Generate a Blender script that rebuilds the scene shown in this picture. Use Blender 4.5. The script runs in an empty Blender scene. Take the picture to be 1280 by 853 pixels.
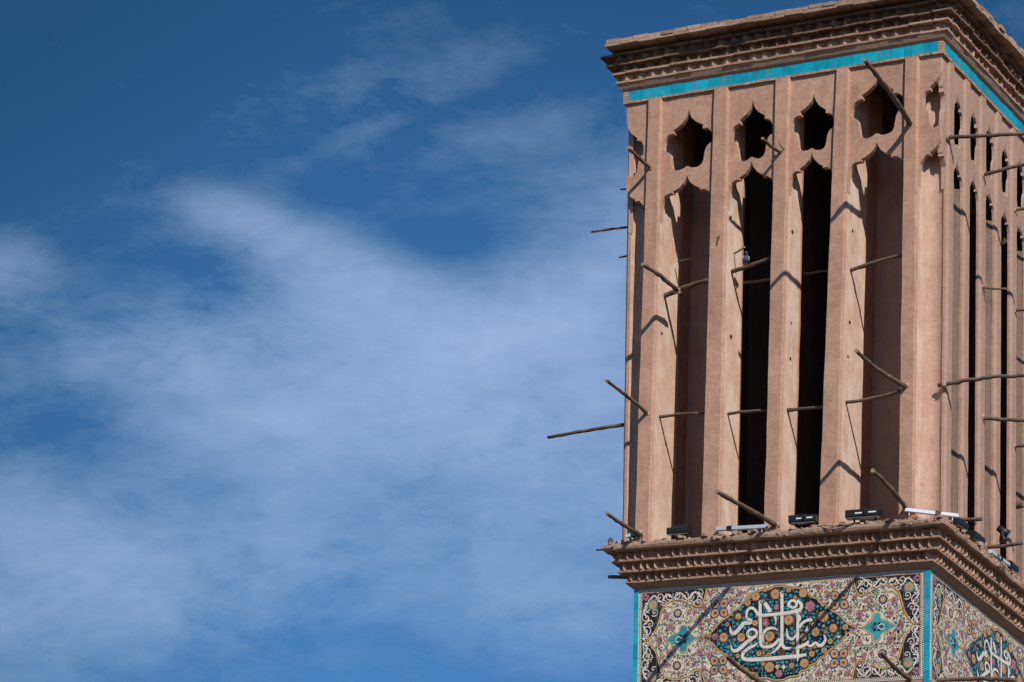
import bpy, bmesh, math, random
from mathutils import Vector, Matrix, noise
from mathutils.geometry import tessellate_polygon
from math import radians, sin, cos, pi

# ------------------------------------------------------------------ frame of reference
# The tower was measured in units of 1.6 m (front face = 4 units wide).  Local x runs along
# the front face (-4..0), y into the tower, z up from the ledge below the arcade.
S = 1.6
UP = 23.5                     # height of that ledge above the ground, metres
Q = [-0.00444, 0.03014, -0.00631, 0.00898, 0.01543, -0.03213, 0.03243, -0.02399]   # settlement and lean of the old masonry

def W(x, y, z):
    xn = (x + 2) / 2
    zn = (max(-3.0, min(7.0, z)) - 2.5) / 3
    return Vector((S * (x + Q[4] + Q[5]*zn + Q[6]*xn*zn + Q[7]*xn),
                   S * y,
                   UP + S * (z + Q[0]*xn + Q[1]*xn*zn + (Q[2] + Q[3]*zn) * y)))

sc = bpy.context.scene
C = sc.collection

# ------------------------------------------------------------------ camera
cd = bpy.data.cameras.new('camera')
cam = bpy.data.objects.new('camera', cd)
C.objects.link(cam)
sc.camera = cam
pos, fw, rt, up_ = Vector([15.70915, -41.16718, -13.5933]), Vector([-0.431074, 0.8394418, 0.330927]), Vector([0.8956106, 0.4426862, 0.0437108]), Vector([0.1098041, -0.3152243, 0.9426435])
m = Matrix((( rt.x, up_.x, -fw.x), (rt.y, up_.y, -fw.y), (rt.z, up_.z, -fw.z))).to_4x4()
m.translation = Vector((pos.x * S, pos.y * S, pos.z * S + UP))
cam.matrix_world = m
cd.sensor_width = 36.0
cd.sensor_fit = 'HORIZONTAL'
cd.lens = 144.294
cd.clip_start = 0.5
cd.clip_end = 6000

# ------------------------------------------------------------------ light
AZ, EL = radians(48), radians(38)         # azimuth from the front normal (-y) towards +x
sun_dir = Vector((sin(AZ) * cos(EL), -cos(AZ) * cos(EL), sin(EL)))
sl = bpy.data.lights.new('sun', 'SUN')
sl.energy = 4.6
sl.angle = radians(0.53)
sl.color = (1.0, 0.93, 0.85)
so = bpy.data.objects.new('sun', sl)
so.rotation_euler = (-sun_dir).to_track_quat('-Z', 'Y').to_euler()
so.location = (20, -30, 60)
C.objects.link(so)

world = bpy.data.worlds.new('World')
sc.world = world
world.use_nodes = True
wn, wl = world.node_tree.nodes, world.node_tree.links
wn.clear()

def N(nt, t, **kw):
    n = nt.nodes.new(t)
    for k, v in kw.items():
        if k in n.inputs.keys():
            n.inputs[k].default_value = v
        else:
            setattr(n, k, v)
    return n

wt = world.node_tree
sky = N(wt, 'ShaderNodeTexSky', sky_type='NISHITA')
sky.sun_disc = False
sky.sun_elevation = EL
sky.sun_rotation = math.atan2(sun_dir.x, sun_dir.y)
sky.altitude = 1200
sky.air_density = 0.9
sky.dust_density = 0.3
sky.ozone_density = 4.0
hs = N(wt, 'ShaderNodeHueSaturation', Hue=0.498, Saturation=1.24, Value=0.90)
wl.new(sky.outputs[0], hs.inputs['Color'])
tc = N(wt, 'ShaderNodeTexCoord')

def wmath(op, a, b=None, clamp=False):
    n = N(wt, 'ShaderNodeMath', operation=op)
    n.use_clamp = clamp
    for i, v in enumerate((a, b)):
        if v is None:
            continue
        if isinstance(v, (int, float)):
            n.inputs[i].default_value = v
        else:
            wl.new(v, n.inputs[i])
    return n.outputs[0]

def wdot(axis):
    n = N(wt, 'ShaderNodeVectorMath', operation='DOT_PRODUCT')
    wl.new(tc.outputs['Generated'], n.inputs[0])
    n.inputs[1].default_value = axis
    return n.outputs['Value']

# cloud chart: tangent directions around the north-western sky, in units of 0.125 rad
A0, A1, A2 = fw.copy(), rt.copy(), up_.copy()
dc = wmath('MAXIMUM', wdot(A0), 0.05)
cu = wmath('MULTIPLY', wmath('DIVIDE', wdot(A1), dc), 8.0)
cv = wmath('MULTIPLY', wmath('DIVIDE', wdot(A2), dc), 8.0)
cmb = N(wt, 'ShaderNodeCombineXYZ')
wl.new(cu, cmb.inputs[0]); wl.new(cv, cmb.inputs[1])

def wnoise(scale, detail, rough, stretch, rot, seed, dist=0.0):
    mp = N(wt, 'ShaderNodeMapping')
    mp.inputs['Scale'].default_value = stretch
    mp.inputs['Rotation'].default_value = (0, 0, radians(rot))
    mp.inputs['Location'].default_value = (seed, seed * 1.7, seed * 0.3)
    wl.new(cmb.outputs[0], mp.inputs[0])
    n = N(wt, 'ShaderNodeTexNoise')
    n.inputs['Scale'].default_value = scale
    n.inputs['Detail'].default_value = detail
    n.inputs['Roughness'].default_value = rough
    n.inputs['Distortion'].default_value = dist
    wl.new(mp.outputs[0], n.inputs['Vector'])
    return n.outputs['Fac']

# (centre u, v, radius u, v, tilt deg, weight)  u: -1..1, v: -0.66..0.66
BLOBS = [
    (-0.52, 0.225, 0.12, 0.040, -16, 0.30),
    (-0.38, 0.165, 0.15, 0.045, -22, 0.34),
    (-0.22, 0.06, 0.20, 0.08, -14, 0.26),
    (-0.20, -0.05, 0.46, 0.11, 2, 0.34),
    (-0.68, -0.01, 0.18, 0.07, 6, 0.28),
    (0.14, 0.10, 0.30, 0.08, 30, 0.34),
    (0.12, -0.08, 0.34, 0.13, 0, 0.32),
    (-0.99, 0.13, 0.08, 0.06, 0, 0.28),
    (-0.40, -0.18, 0.26, 0.08, -8, 0.26),
    (0.14, -0.26, 0.28, 0.09, -8, 0.32),
    (-0.36, -0.34, 0.26, 0.08, 10, 0.26),
    (-0.06, -0.44, 0.36, 0.09, 4, 0.20),
    (-0.95, -0.42, 0.26, 0.17, 0, 0.38),
    (-0.66, -0.50, 0.18, 0.08, 0, 0.20),
    (0.16, -0.54, 0.22, 0.08, 0, 0.26),
    (-0.24, 0.50, 0.20, 0.045, 12, 0.10),
    (-0.28, 0.41, 0.16, 0.02, 24, 0.08),
    (-0.02, 0.40, 0.14, 0.04, 12, 0.10),
    (0.24, 0.28, 0.18, 0.09, 20, 0.18),
    (-0.22, -0.56, 0.20, 0.04, 4, -0.05),
    (-0.10, -0.285, 0.12, 0.028, 4, -0.20),
    (-0.86, -0.16, 0.10, 0.09, 0, -0.14),
    (-0.14, 0.17, 0.12, 0.05, -10, -0.12),
]
acc = None
for bu, bv, ru, rv, tl, wt_ in BLOBS:
    ct, st = cos(radians(tl)), sin(radians(tl))
    du, dv = wmath('SUBTRACT', cu, bu), wmath('SUBTRACT', cv, bv)
    a = wmath('ADD', wmath('MULTIPLY', du, ct / ru), wmath('MULTIPLY', dv, st / ru))
    b = wmath('ADD', wmath('MULTIPLY', du, -st / rv), wmath('MULTIPLY', dv, ct / rv))
    r2 = wmath('ADD', wmath('MULTIPLY', a, a), wmath('MULTIPLY', b, b))
    e = wmath('MULTIPLY', wmath('POWER', 2.0, wmath('MULTIPLY', r2, -0.9)), wt_)
    acc = e if acc is None else wmath('ADD', acc, e)
n1 = wnoise(3.0, 10, 0.66, (1.0, 1.6, 1), -8, 5.3, 0.3)
n2 = wnoise(6.0, 10, 0.72, (1.0, 2.4, 1), -20, 7.7, 0.3)
n3 = wnoise(0.9, 4, 0.55, (1.0, 1.5, 1), 0, 1.3)
nn = wmath('ADD', wmath('MULTIPLY', wmath('SUBTRACT', n1, 0.5), 1.35),
           wmath('MULTIPLY', wmath('SUBTRACT', n2, 0.5), 0.85))
nn = wmath('ADD', nn, wmath('MULTIPLY', wmath('SUBTRACT', n3, 0.5), 0.3))
soft = wmath('ADD', acc, 0.12, True)
dens = wmath('ADD', acc, wmath('MULTIPLY', nn, wmath('MAXIMUM', wmath('MULTIPLY', soft, 1.5), 0.12)))
dens = wmath('MAXIMUM', wmath('MULTIPLY', wmath('ADD', dens, -0.02), 0.70), 0.0)
dens = wmath('DIVIDE', dens, wmath('ADD', dens, 0.48))      # thin veils add up slowly, never to solid white
fade = wmath('MULTIPLY', wmath('SUBTRACT', wdot(A0), 0.2), 2.0, True)
dens = wmath('MULTIPLY', dens, fade)
cmix = N(wt, 'ShaderNodeMix', data_type='RGBA')
wl.new(dens, cmix.inputs[0])
# the clear sky deepens with height and away towards the west
gz = wmath('ADD', wmath('MULTIPLY', wmath('MAXIMUM', wmath('SUBTRACT', cv, 0.05), 0.0), 0.42),
           wmath('MULTIPLY', wmath('MAXIMUM', wmath('SUBTRACT', wmath('MULTIPLY', cu, -1.0), 0.35), 0.0), 0.36))
gz = wmath('SUBTRACT', 1.0, wmath('MINIMUM', wmath('MULTIPLY', gz, fade), 0.42))
gm = N(wt, 'ShaderNodeVectorMath', operation='SCALE')
wl.new(hs.outputs[0], gm.inputs[0])
wl.new(gz, gm.inputs['Scale'])
wl.new(gm.outputs[0], cmix.inputs[6])
cmix.inputs[7].default_value = (4.8, 6.2, 8.8, 1)
bg = N(wt, 'ShaderNodeBackground')
bg.inputs['Strength'].default_value = 0.10
wl.new(cmix.outputs[2], bg.inputs[0])
wo = N(wt, 'ShaderNodeOutputWorld')
wl.new(bg.outputs[0], wo.inputs[0])

sc.render.engine = 'CYCLES'
sc.view_settings.view_transform = 'Standard'
sc.view_settings.look = 'None'
sc.view_settings.gamma = 1
sc.view_settings.use_curve_mapping = False
sc.view_settings.exposure = 0.0
sc.cycles.max_bounces = 8
sc.cycles.diffuse_bounces = 4
sc.cycles.use_denoising = True

# ------------------------------------------------------------------ materials
def new_mat(name, rough=0.9, spec=0.2, metal=0.0):
    mt = bpy.data.materials.new(name)
    mt.use_nodes = True
    nt = mt.node_tree
    bs = nt.nodes['Principled BSDF']
    bs.inputs['Roughness'].default_value = rough
    bs.inputs['Specular IOR Level'].default_value = spec
    bs.inputs['Metallic'].default_value = metal
    return mt, nt, bs

def mnoise(nt, scale, detail=5, rough=0.6, stretch=(1, 1, 1), loc=(0, 0, 0), coord=None):
    t = coord or N(nt, 'ShaderNodeTexCoord')
    mp = N(nt, 'ShaderNodeMapping')
    mp.inputs['Scale'].default_value = stretch
    mp.inputs['Location'].default_value = loc
    nt.links.new(t.outputs['Object'], mp.inputs[0])
    n = N(nt, 'ShaderNodeTexNoise')
    n.inputs['Scale'].default_value = scale
    n.inputs['Detail'].default_value = detail
    n.inputs['Roughness'].default_value = rough
    nt.links.new(mp.outputs[0], n.inputs['Vector'])
    return n.outputs['Fac']

def ramp(nt, fac, stops):
    r = N(nt, 'ShaderNodeValToRGB')
    el = r.color_ramp.elements
    while len(el) < len(stops):
        el.new(0.5)
    for e, (p, c) in zip(el, stops):
        e.position = p
        e.color = (*c, 1) if len(c) == 3 else c
    nt.links.new(fac, r.inputs[0])
    return r.outputs[0]

def mix(nt, fac, a, b, mode='MIX'):
    n = N(nt, 'ShaderNodeMix', data_type='RGBA', blend_type=mode)
    for i, v in ((0, fac), (6, a), (7, b)):
        if isinstance(v, (int, float)):
            n.inputs[i].default_value = v
        elif isinstance(v, tuple):
            n.inputs[i].default_value = (*v, 1)
        else:
            nt.links.new(v, n.inputs[i])
    return n.outputs[2]

def bump(nt, bs, height, strength, dist, prev=None):
    b = N(nt, 'ShaderNodeBump')
    b.inputs['Strength'].default_value = strength
    b.inputs['Distance'].default_value = dist
    nt.links.new(height, b.inputs['Height'])
    if prev:
        nt.links.new(prev, b.inputs['Normal'])
    nt.links.new(b.outputs[0], bs.inputs['Normal'])
    return b.outputs[0]

def plaster(name, base, dark, light, pale=0.0, bumpy=1.0, vert=False):
    mt, nt, bs = new_mat(name, 0.95, 0.08)
    big = mnoise(nt, 0.9, 5, 0.6)
    mid = mnoise(nt, 5.0, 6, 0.7, (1, 1, 0.6), (3, 1, 2))
    col = ramp(nt, big, [(0.28, dark), (0.5, base), (0.72, light)])
    col2 = ramp(nt, mid, [(0.30, dark), (0.5, base), (0.70, light)])
    col = mix(nt, 0.6, col, col2)
    fine = mnoise(nt, 22.0, 6, 0.75, (1, 1, 0.8), (4, 4, 2))
    col = mix(nt, 0.35, col, ramp(nt, fine, [(0.32, dark), (0.68, light)]))
    stain = mnoise(nt, 1.5, 6, 0.7, (2.2, 2.2, 0.35), (9, 3, 4))
    col = mix(nt, ramp(nt, stain, [(0.52, (0, 0, 0)), (0.72, (0.35,) * 3)]), col, tuple(c * 0.72 for c in dark))
    trowel = mnoise(nt, 2.4, 7, 0.68, (1.3, 1.3, 3.6), (0, 0, 5))
    trowel.node.inputs['Distortion'].default_value = 0.9
    col = mix(nt, 0.22, col, ramp(nt, trowel, [(0.3, dark), (0.7, light)]), 'MIX')
    if pale > 0:
        sp = mnoise(nt, 1.5, 7, 0.68, (1.6, 1.6, 0.75), (7, 2, 1))
        f = ramp(nt, sp, [(0.46, (0, 0, 0)), (0.70, (pale,) * 3)])
        col = mix(nt, f, col, (0.70, 0.59, 0.50))
        ed = mnoise(nt, 5.0, 5, 0.7, (1.2, 1.2, 0.7), (1, 9, 1))
        f2 = ramp(nt, ed, [(0.5, (0, 0, 0)), (0.62, (pale * 0.5,) * 3)])
        col = mix(nt, f2, col, (0.66, 0.58, 0.50))
    # pits and fine flecks
    vo = N(nt, 'ShaderNodeTexVoronoi')
    vo.inputs['Scale'].default_value = 11
    t = N(nt, 'ShaderNodeTexCoord')
    nt.links.new(t.outputs['Object'], vo.inputs['Vector'])
    pit = ramp(nt, vo.outputs['Distance'], [(0.035, (1, 1, 1)), (0.07, (0, 0, 0))])
    sel = ramp(nt, mnoise(nt, 1.7, 2, 0.5, (1, 1, 1), (2, 8, 3)), [(0.55, (0, 0, 0)), (0.62, (1, 1, 1))])
    pf = mix(nt, 1.0, pit, sel, 'MULTIPLY')
    col = mix(nt, pf, col, (0.55, 0.45, 0.38))
    nt.links.new(col, bs.inputs['Base Color'])
    h = mix(nt, 0.45, trowel, mnoise(nt, 14, 8, 0.7))
    p = bump(nt, bs, h, 0.42 * bumpy, 0.045)
    g = mnoise(nt, 70, 4, 0.7)
    p = bump(nt, bs, g, 0.35 * bumpy, 0.012, p)
    return mt

def brick(name, base, dark, light, rough=0.95):
    mt, nt, bs = new_mat(name, rough, 0.1)
    g = N(nt, 'ShaderNodeNewGeometry')
    isl = ramp(nt, g.outputs['Random Per Island'], [(0.0, dark), (0.5, base), (1.0, light)])
    n = mnoise(nt, 9, 6, 0.7)
    col = mix(nt, 0.45, isl, ramp(nt, n, [(0.3, dark), (0.52, base), (0.74, light)]))
    nt.links.new(col, bs.inputs['Base Color'])
    p = bump(nt, bs, mnoise(nt, 16, 8, 0.75), 0.8, 0.04)
    bump(nt, bs, mnoise(nt, 80, 3, 0.7), 0.4, 0.01, p)
    return mt

def simple(name, col, rough=0.5, spec=0.4, metal=0.0, var=0.15, scale=6):
    mt, nt, bs = new_mat(name, rough, spec, metal)
    a = tuple(c * (1 - var) for c in col)
    b = tuple(min(1, c * (1 + var)) for c in col)
    nt.links.new(ramp(nt, mnoise(nt, scale, 5, 0.6), [(0.3, a), (0.7, b)]), bs.inputs['Base Color'])
    bump(nt, bs, mnoise(nt, scale * 6, 4, 0.6), 0.15, 0.004)
    return mt

M = {}
M['plaster'] = plaster('mud_plaster', (0.445, 0.258, 0.176), (0.255, 0.138, 0.092), (0.64, 0.41, 0.30))
M['niche'] = plaster('niche_plaster', (0.47, 0.285, 0.21), (0.34, 0.20, 0.145), (0.58, 0.38, 0.295), 0.3)
M['pale'] = plaster('washed_lit_plaster', (0.60, 0.395, 0.295), (0.47, 0.295, 0.21), (0.68, 0.49, 0.385), 0.9, 0.6)  # limewash remains, with sunlight on the jambs put into the colour
M['dim'] = plaster('shade_dark_plaster', (0.12, 0.08, 0.06), (0.08, 0.05, 0.04), (0.17, 0.12, 0.09))  # plaster darkened in colour to deepen the shade inside the chambers
M['side'] = plaster('greyer_plaster', (0.40, 0.255, 0.195), (0.29, 0.175, 0.13), (0.50, 0.34, 0.265))  # greyer plaster of the side faces and the blind back walls
M['sideniche'] = plaster('dark_niche_plaster', (0.19, 0.128, 0.10), (0.11, 0.07, 0.055), (0.28, 0.20, 0.16))  # darker plaster for the hollow niches of the side faces
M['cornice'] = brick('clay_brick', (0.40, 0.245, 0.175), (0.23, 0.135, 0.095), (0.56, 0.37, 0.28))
M['cornice_top'] = brick('shade_dark_brick', (0.20, 0.128, 0.09), (0.10, 0.062, 0.044), (0.33, 0.22, 0.16))  # shade of the upper cornice put into the brick colour
M['rough'] = brick('rubble_mortar', (0.40, 0.265, 0.195), (0.22, 0.14, 0.10), (0.58, 0.43, 0.34))
M['ybrick'] = brick('buff_brick', (0.42, 0.26, 0.18), (0.30, 0.17, 0.11), (0.52, 0.36, 0.26))

def glaze(name, col, var=0.18, rough=0.28, island=True):
    mt, nt, bs = new_mat(name, rough, 0.5)
    a = tuple(c * (1 - var) for c in col)
    b = tuple(min(1, c * (1 + var)) for c in col)
    n = ramp(nt, mnoise(nt, 5, 5, 0.7), [(0.3, a), (0.7, b)])
    if island:
        g = N(nt, 'ShaderNodeNewGeometry')
        i = ramp(nt, g.outputs['Random Per Island'], [(0, a), (1, b)])
        n = mix(nt, 0.5, n, i)
    d = ramp(nt, mnoise(nt, 3.0, 7, 0.7, (1, 1, 1), (5, 5, 5)), [(0.50, (0, 0, 0)), (0.75, (0.35,) * 3)])
    n = mix(nt, d, n, (0.30, 0.22, 0.16))
    nt.links.new(n, bs.inputs['Base Color'])
    bump(nt, bs, mnoise(nt, 7, 3, 0.5), 0.25, 0.02)
    return mt

M['turq'] = glaze('turquoise_glaze', (0.008, 0.31, 0.43), 0.30, 0.2)
M['cream'] = glaze('cream_glaze', (0.66, 0.58, 0.47), 0.10, 0.4, False)
M['grout'] = glaze('grout', (0.30, 0.23, 0.17), 0.2, 0.8)
M['white'] = glaze('white_glaze', (0.70, 0.64, 0.56), 0.08, 0.35)
M['navy'] = glaze('navy_glaze', (0.008, 0.008, 0.014), 0.3, 0.35, False)
M['black'] = glaze('black_glaze', (0.018, 0.012, 0.014), 0.3, 0.35, False)
M['gold'] = glaze('gold_glaze', (0.52, 0.31, 0.10), 0.2, 0.35)
M['pink'] = glaze('pink_glaze', (0.38, 0.16, 0.17), 0.5, 0.35)
M['aqua'] = glaze('aqua_glaze', (0.03, 0.30, 0.35), 0.3, 0.3)
M['sage'] = glaze('sage_glaze', (0.10, 0.155, 0.125), 0.35, 0.4)
M['blue'] = glaze('blue_glaze', (0.02, 0.03, 0.15), 0.3, 0.3)
M['plum'] = glaze('plum_glaze', (0.12, 0.035, 0.05), 0.3, 0.35)
MOS = ['cream', 'white', 'navy', 'black', 'gold', 'pink', 'aqua', 'sage', 'blue', 'plum', 'turq', 'grout']

def wood(name, a, b):
    mt, nt, bs = new_mat(name, 0.85, 0.15)
    g = N(nt, 'ShaderNodeNewGeometry')
    c = ramp(nt, mnoise(nt, 18, 6, 0.7), [(0.3, a), (0.7, b)])
    c2 = ramp(nt, mnoise(nt, 2.5, 3, 0.6), [(0.35, a), (0.65, b)])
    nt.links.new(mix(nt, 0.5, c, c2), bs.inputs['Base Color'])
    bump(nt, bs, mnoise(nt, 35, 6, 0.7), 0.6, 0.01)
    return mt
M['wood'] = wood('weathered_timber', (0.055, 0.036, 0.027), (0.21, 0.145, 0.105))
M['woodend'] = wood('timber_end', (0.20, 0.14, 0.10), (0.38, 0.28, 0.2))
M['blackmetal'] = simple('black_metal', (0.012, 0.014, 0.017), 0.45, 0.4)
M['alu'] = simple('grey_aluminium', (0.42, 0.50, 0.56), 0.4, 0.5, 0.0, 0.08)
M['whitemetal'] = simple('white_metal', (0.60, 0.64, 0.70), 0.4, 0.4, 0.0, 0.05)
M['glass'] = simple('lamp_glass', (0.20, 0.24, 0.28), 0.12, 0.8)
M['cable'] = simple('cable_rubber', (0.03, 0.028, 0.027), 0.6, 0.3)
M['label'] = simple('white_label', (0.75, 0.76, 0.78), 0.5, 0.3, 0, 0.03)
M['orange'] = brick('orange_clay', (0.48, 0.17, 0.08), (0.38, 0.13, 0.06), (0.55, 0.22, 0.11))
M['ground'] = brick('dusty_ground', (0.13, 0.10, 0.075), (0.10, 0.075, 0.055), (0.17, 0.135, 0.10))
M['feather'] = simple('slate_feather', (0.09, 0.12, 0.19), 0.7, 0.2, 0, 0.3, 30)
M['featherw'] = simple('pale_feather', (0.38, 0.43, 0.50), 0.7, 0.2, 0, 0.2, 30)
M['featherd'] = simple('dark_feather', (0.03, 0.04, 0.06), 0.6, 0.2, 0, 0.3, 30)
M['beak'] = simple('beak', (0.05, 0.045, 0.045), 0.5)
M['leg'] = simple('bird_leg', (0.35, 0.09, 0.07), 0.6)
M['eye'] = simple('bird_eye', (0.4, 0.12, 0.03), 0.2, 0.6)

# ------------------------------------------------------------------ mesh builder
class MB:
    def __init__(self):
        self.v, self.f, self.m, self.s = [], [], [], []

    def add(self, vs, fs, mi=0, smooth=False):
        o = len(self.v)
        self.v += [Vector(p) for p in vs]
        for f in fs:
            self.f.append([i + o for i in f])
            self.m.append(mi)
            self.s.append(smooth)

    def box(self, x0, x1, y0, y1, z0, z1, mi=0, tf=None):
        vs = [(x, y, z) for x in (x0, x1) for y in (y0, y1) for z in (z0, z1)]
        if tf:
            vs = [tf(*p) for p in vs]
        self.add(vs, [(0, 1, 3, 2), (4, 6, 7, 5), (0, 4, 5, 1), (2, 3, 7, 6), (0, 2, 6, 4), (1, 5, 7, 3)], mi)

    def tube(self, pts, rad, seg=8, mi=0, endmi=None, tf=None):
        pts = [Vector(p) for p in pts]
        n = len(pts)
        rads = rad if isinstance(rad, list) else [rad] * n
        o = []
        ref = Vector((0.13, 0.21, 1)).normalized()
        if abs((pts[-1] - pts[0]).normalized().dot(ref)) > 0.9:
            ref = Vector((1, 0.2, 0)).normalized()
        for i, p in enumerate(pts):
            t = (pts[min(i + 1, n - 1)] - pts[max(i - 1, 0)]).normalized()
            a = t.cross(ref).normalized()
            b = t.cross(a)
            for k in range(seg):
                th = 2 * pi * k / seg
                q = p + (a * cos(th) + b * sin(th)) * rads[i]
                o.append(tf(*q) if tf else q)
        fs = [(i * seg + k, i * seg + (k + 1) % seg, (i + 1) * seg + (k + 1) % seg, (i + 1) * seg + k)
              for i in range(n - 1) for k in range(seg)]
        self.add(o, fs, mi, True)
        e = mi if endmi is None else endmi
        self.add([o[k] for k in range(seg)], [tuple(range(seg))], e)
        self.add([o[(n - 1) * seg + k] for k in range(seg)], [tuple(range(seg))[::-1]], e)

    def prism(self, poly, d0, d1, tf, mi=0, side=None):
        """poly: 2-D outline (s, z); extruded from depth d0 to d1; tf(s, d, z)"""
        tris = tessellate_polygon([[Vector((p[0], p[1], 0)) for p in poly]])
        n = len(poly)
        vs = [tf(p[0], d0, p[1]) for p in poly] + [tf(p[0], d1, p[1]) for p in poly]
        self.add(vs, [tuple(t) for t in tris] + [tuple(i + n for i in t[::-1]) for t in tris], mi)
        o = len(self.v) - 2 * n
        for i in range(n):
            j = (i + 1) % n
            self.f.append([o + i, o + j, o + j + n, o + i + n])
            self.m.append(mi if side is None else side)
            self.s.append(False)

    def build(self, name, mats, parent=None, origin=None, recalc=True, label=None):
        org = origin if origin is not None else (parent.location_w if False else ROOTLOC.get(parent.name if parent else '', Vector((0, 0, 0))))
        me = bpy.data.meshes.new(name)
        me.from_pydata([tuple(v - org) for v in self.v], [], self.f)
        for mm in (mats if isinstance(mats, list) else [mats]):
            me.materials.append(M[mm])
        me.polygons.foreach_set('material_index', self.m)
        me.polygons.foreach_set('use_smooth', self.s)
        if recalc:
            bm = bmesh.new()
            bm.from_mesh(me)
            bmesh.ops.remove_doubles(bm, verts=bm.verts, dist=0.0002)
            bmesh.ops.dissolve_degenerate(bm, edges=bm.edges, dist=0.0002)
            bmesh.ops.recalc_face_normals(bm, faces=bm.faces)
            bm.to_mesh(me)
            bm.free()
        me.update()
        o = bpy.data.objects.new(name, me)
        C.objects.link(o)
        if parent:
            o.parent = parent
            ROOTLOC[o.name] = org
        else:
            o.location = org
            ROOTLOC[o.name] = org
        if label:
            o['label'] = label
        return o

ROOTLOC = {}

def thing(name, label, cat, loc, group=None):
    e = bpy.data.objects.new(name, None)
    e.empty_display_size = 0.3
    C.objects.link(e)
    e.location = loc
    e['label'] = label
    e['category'] = cat
    if group:
        e['group'] = group
    ROOTLOC[e.name] = Vector(loc)
    return e

# ------------------------------------------------------------------ setting
g = MB()
R = 5200
g.add([(-R, -R, 0), (R, -R, 0), (R, R, 0), (-R, R, 0)], [(0, 1, 2, 3)])
go = g.build('ground', 'ground', origin=Vector((0, 0, 0)), recalc=False)
go['kind'] = 'structure'

# ------------------------------------------------------------------ the wind tower
rnd = random.Random(11)
DEP = 4.86           # depth of the tower (nine bays of the side face)
ZT = 5.508           # underside of the turquoise band
ZL = -0.10           # top of the ledge
tower_loc = W(-2, DEP / 2, 0)
tower_loc.z = 0
tower = thing('wind_tower', 'tall square mud-plastered wind tower with pointed-arch vents, turquoise band and tiled lower wall', 'wind tower', tower_loc)

def face_tf(face):
    if face == 'front':
        return lambda s, d, z: W(-4 + s, d, z)
    if face == 'right':
        return lambda s, d, z: W(-d, s, z)
    if face == 'left':
        return lambda s, d, z: W(-4 + d, s, z)
    return lambda s, d, z: W(-4 + s, DEP - d, z)

def lean(b, t):
    return lambda z: b + (t - b) * (z - 0.6) / 4.5

FRONT_P = [(0.217, 0.395, 0.291, 0.452), (1.080, 1.296, 1.147, 1.318), (1.878, 2.050, 1.938, 2.105),
           (2.574, 2.784, 2.697, 2.853), (3.548, 3.715, 3.565, 3.719)]
FRONT_P = [(lean(a, c), lean(b, d)) for a, b, c, d in FRONT_P]
SIDE_P = []
for k in range(9):
    cx = 0.30 + 0.55 * k - 0.012 * k
    j = rnd.uniform(-0.008, 0.008)
    SIDE_P.append((lean(cx - 0.075 + j, cx - 0.075), lean(cx + 0.075 + j, cx + 0.075)))
SIDE_P = [(lambda z, a=a, b=b: a(z), lambda z, a=a, b=b: b(z)) for a, b in SIDE_P if b(0) < DEP - 0.14]
SIDE_R = SIDE_P
SIDE_L = [((lambda z, a=a, k=k: a(z) - 0.11 * (1 - k / 8)), (lambda z, b=b, k=k: b(z) - 0.11 * (1 - k / 8))) for k, (a, b) in enumerate(SIDE_P)]
CH = 0.020           # chamfer beside each pilaster
PR = 0.042           # how far a pilaster stands proud

def pilaster(face, L, Rr, depth, seed, mirror=False, proud=PR):
    tf = face_tf(face)
    mb = MB()
    nz = 46
    z0, z1 = ZL - 0.02, ZT + 0.01
    ring = []
    for i in range(nz + 1):
        z = z0 + (z1 - z0) * i / nz
        nj = lambda a: noise.noise(Vector((seed * 3.7 + a, z * 2.3, 0.5))) * 0.006 + noise.noise(Vector((seed * 5.1 + a, z * 9.0, 2.5))) * 0.003
        l, r = L(z) + nj(0), Rr(z) + nj(10)
        pj = proud + nj(20) * 0.5
        if mirror:
            p = [(l - CH, depth), (l - CH, depth * 0.5), (l - CH, 0), (l - 0.008, -pj + 0.01), (l + 0.004, -pj), (r - 0.006, -pj), (r, -pj + 0.006), (r, depth)]
        else:
            p = [(l, depth), (l, -pj + 0.006), (l + 0.006, -pj), (r - 0.004, -pj), (r + 0.008, -pj + 0.01), (r + CH, 0), (r + CH, min(depth * 0.9, 0.62)), (r + CH, depth)]
        ring.append([tf(s, d, z) for s, d in p])
    n = 8
    vs = [q for rg in ring for q in rg]
    for i in range(nz):
        for k in range(n):
            k2 = (k + 1) % n
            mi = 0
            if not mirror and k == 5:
                mi = 1  # pale stops where the sun's reach ends, painting the shaded depth darker
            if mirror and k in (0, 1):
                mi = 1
            mb.f.append([i * n + k, i * n + k2, (i + 1) * n + k2, (i + 1) * n + k])
            mb.m.append(mi)
            mb.s.append(False)
    mb.v = vs
    mb.f += [list(range(n)), [nz * n + k for k in range(n)][::-1]]
    mb.m += [0, 0]
    mb.s += [False, False]
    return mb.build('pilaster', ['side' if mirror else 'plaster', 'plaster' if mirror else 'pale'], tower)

# cusped opening, right half, (fraction of half width, height)
CINQ = [(0, 5.335), (0.05, 5.27), (0.13, 5.215), (0.26, 5.165), (0.42, 5.13), (0.56, 5.105), (0.535, 5.06), (0.60, 5.058),
        (0.72, 5.052), (0.82, 5.025), (0.89, 4.975), (0.915, 4.91), (0.90, 4.855), (0.82, 4.85), (0.72, 4.82), (0.655, 4.77), (0.625, 4.71),
        (0.60, 4.645), (0.545, 4.605), (0.44, 4.580), (0.30, 4.573), (0.14, 4.583), (0.02, 4.610)]
ARCH = [(0.0, 4.475), (0.05, 4.42), (0.14, 4.37), (0.28, 4.325), (0.42, 4.30), (0.53, 4.285), (0.51, 4.255), (0.60, 4.262),
        (0.74, 4.258), (0.86, 4.228), (0.94, 4.165), (0.98, 4.08), (0.992, 3.99), (1.0, 3.90)]

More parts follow.
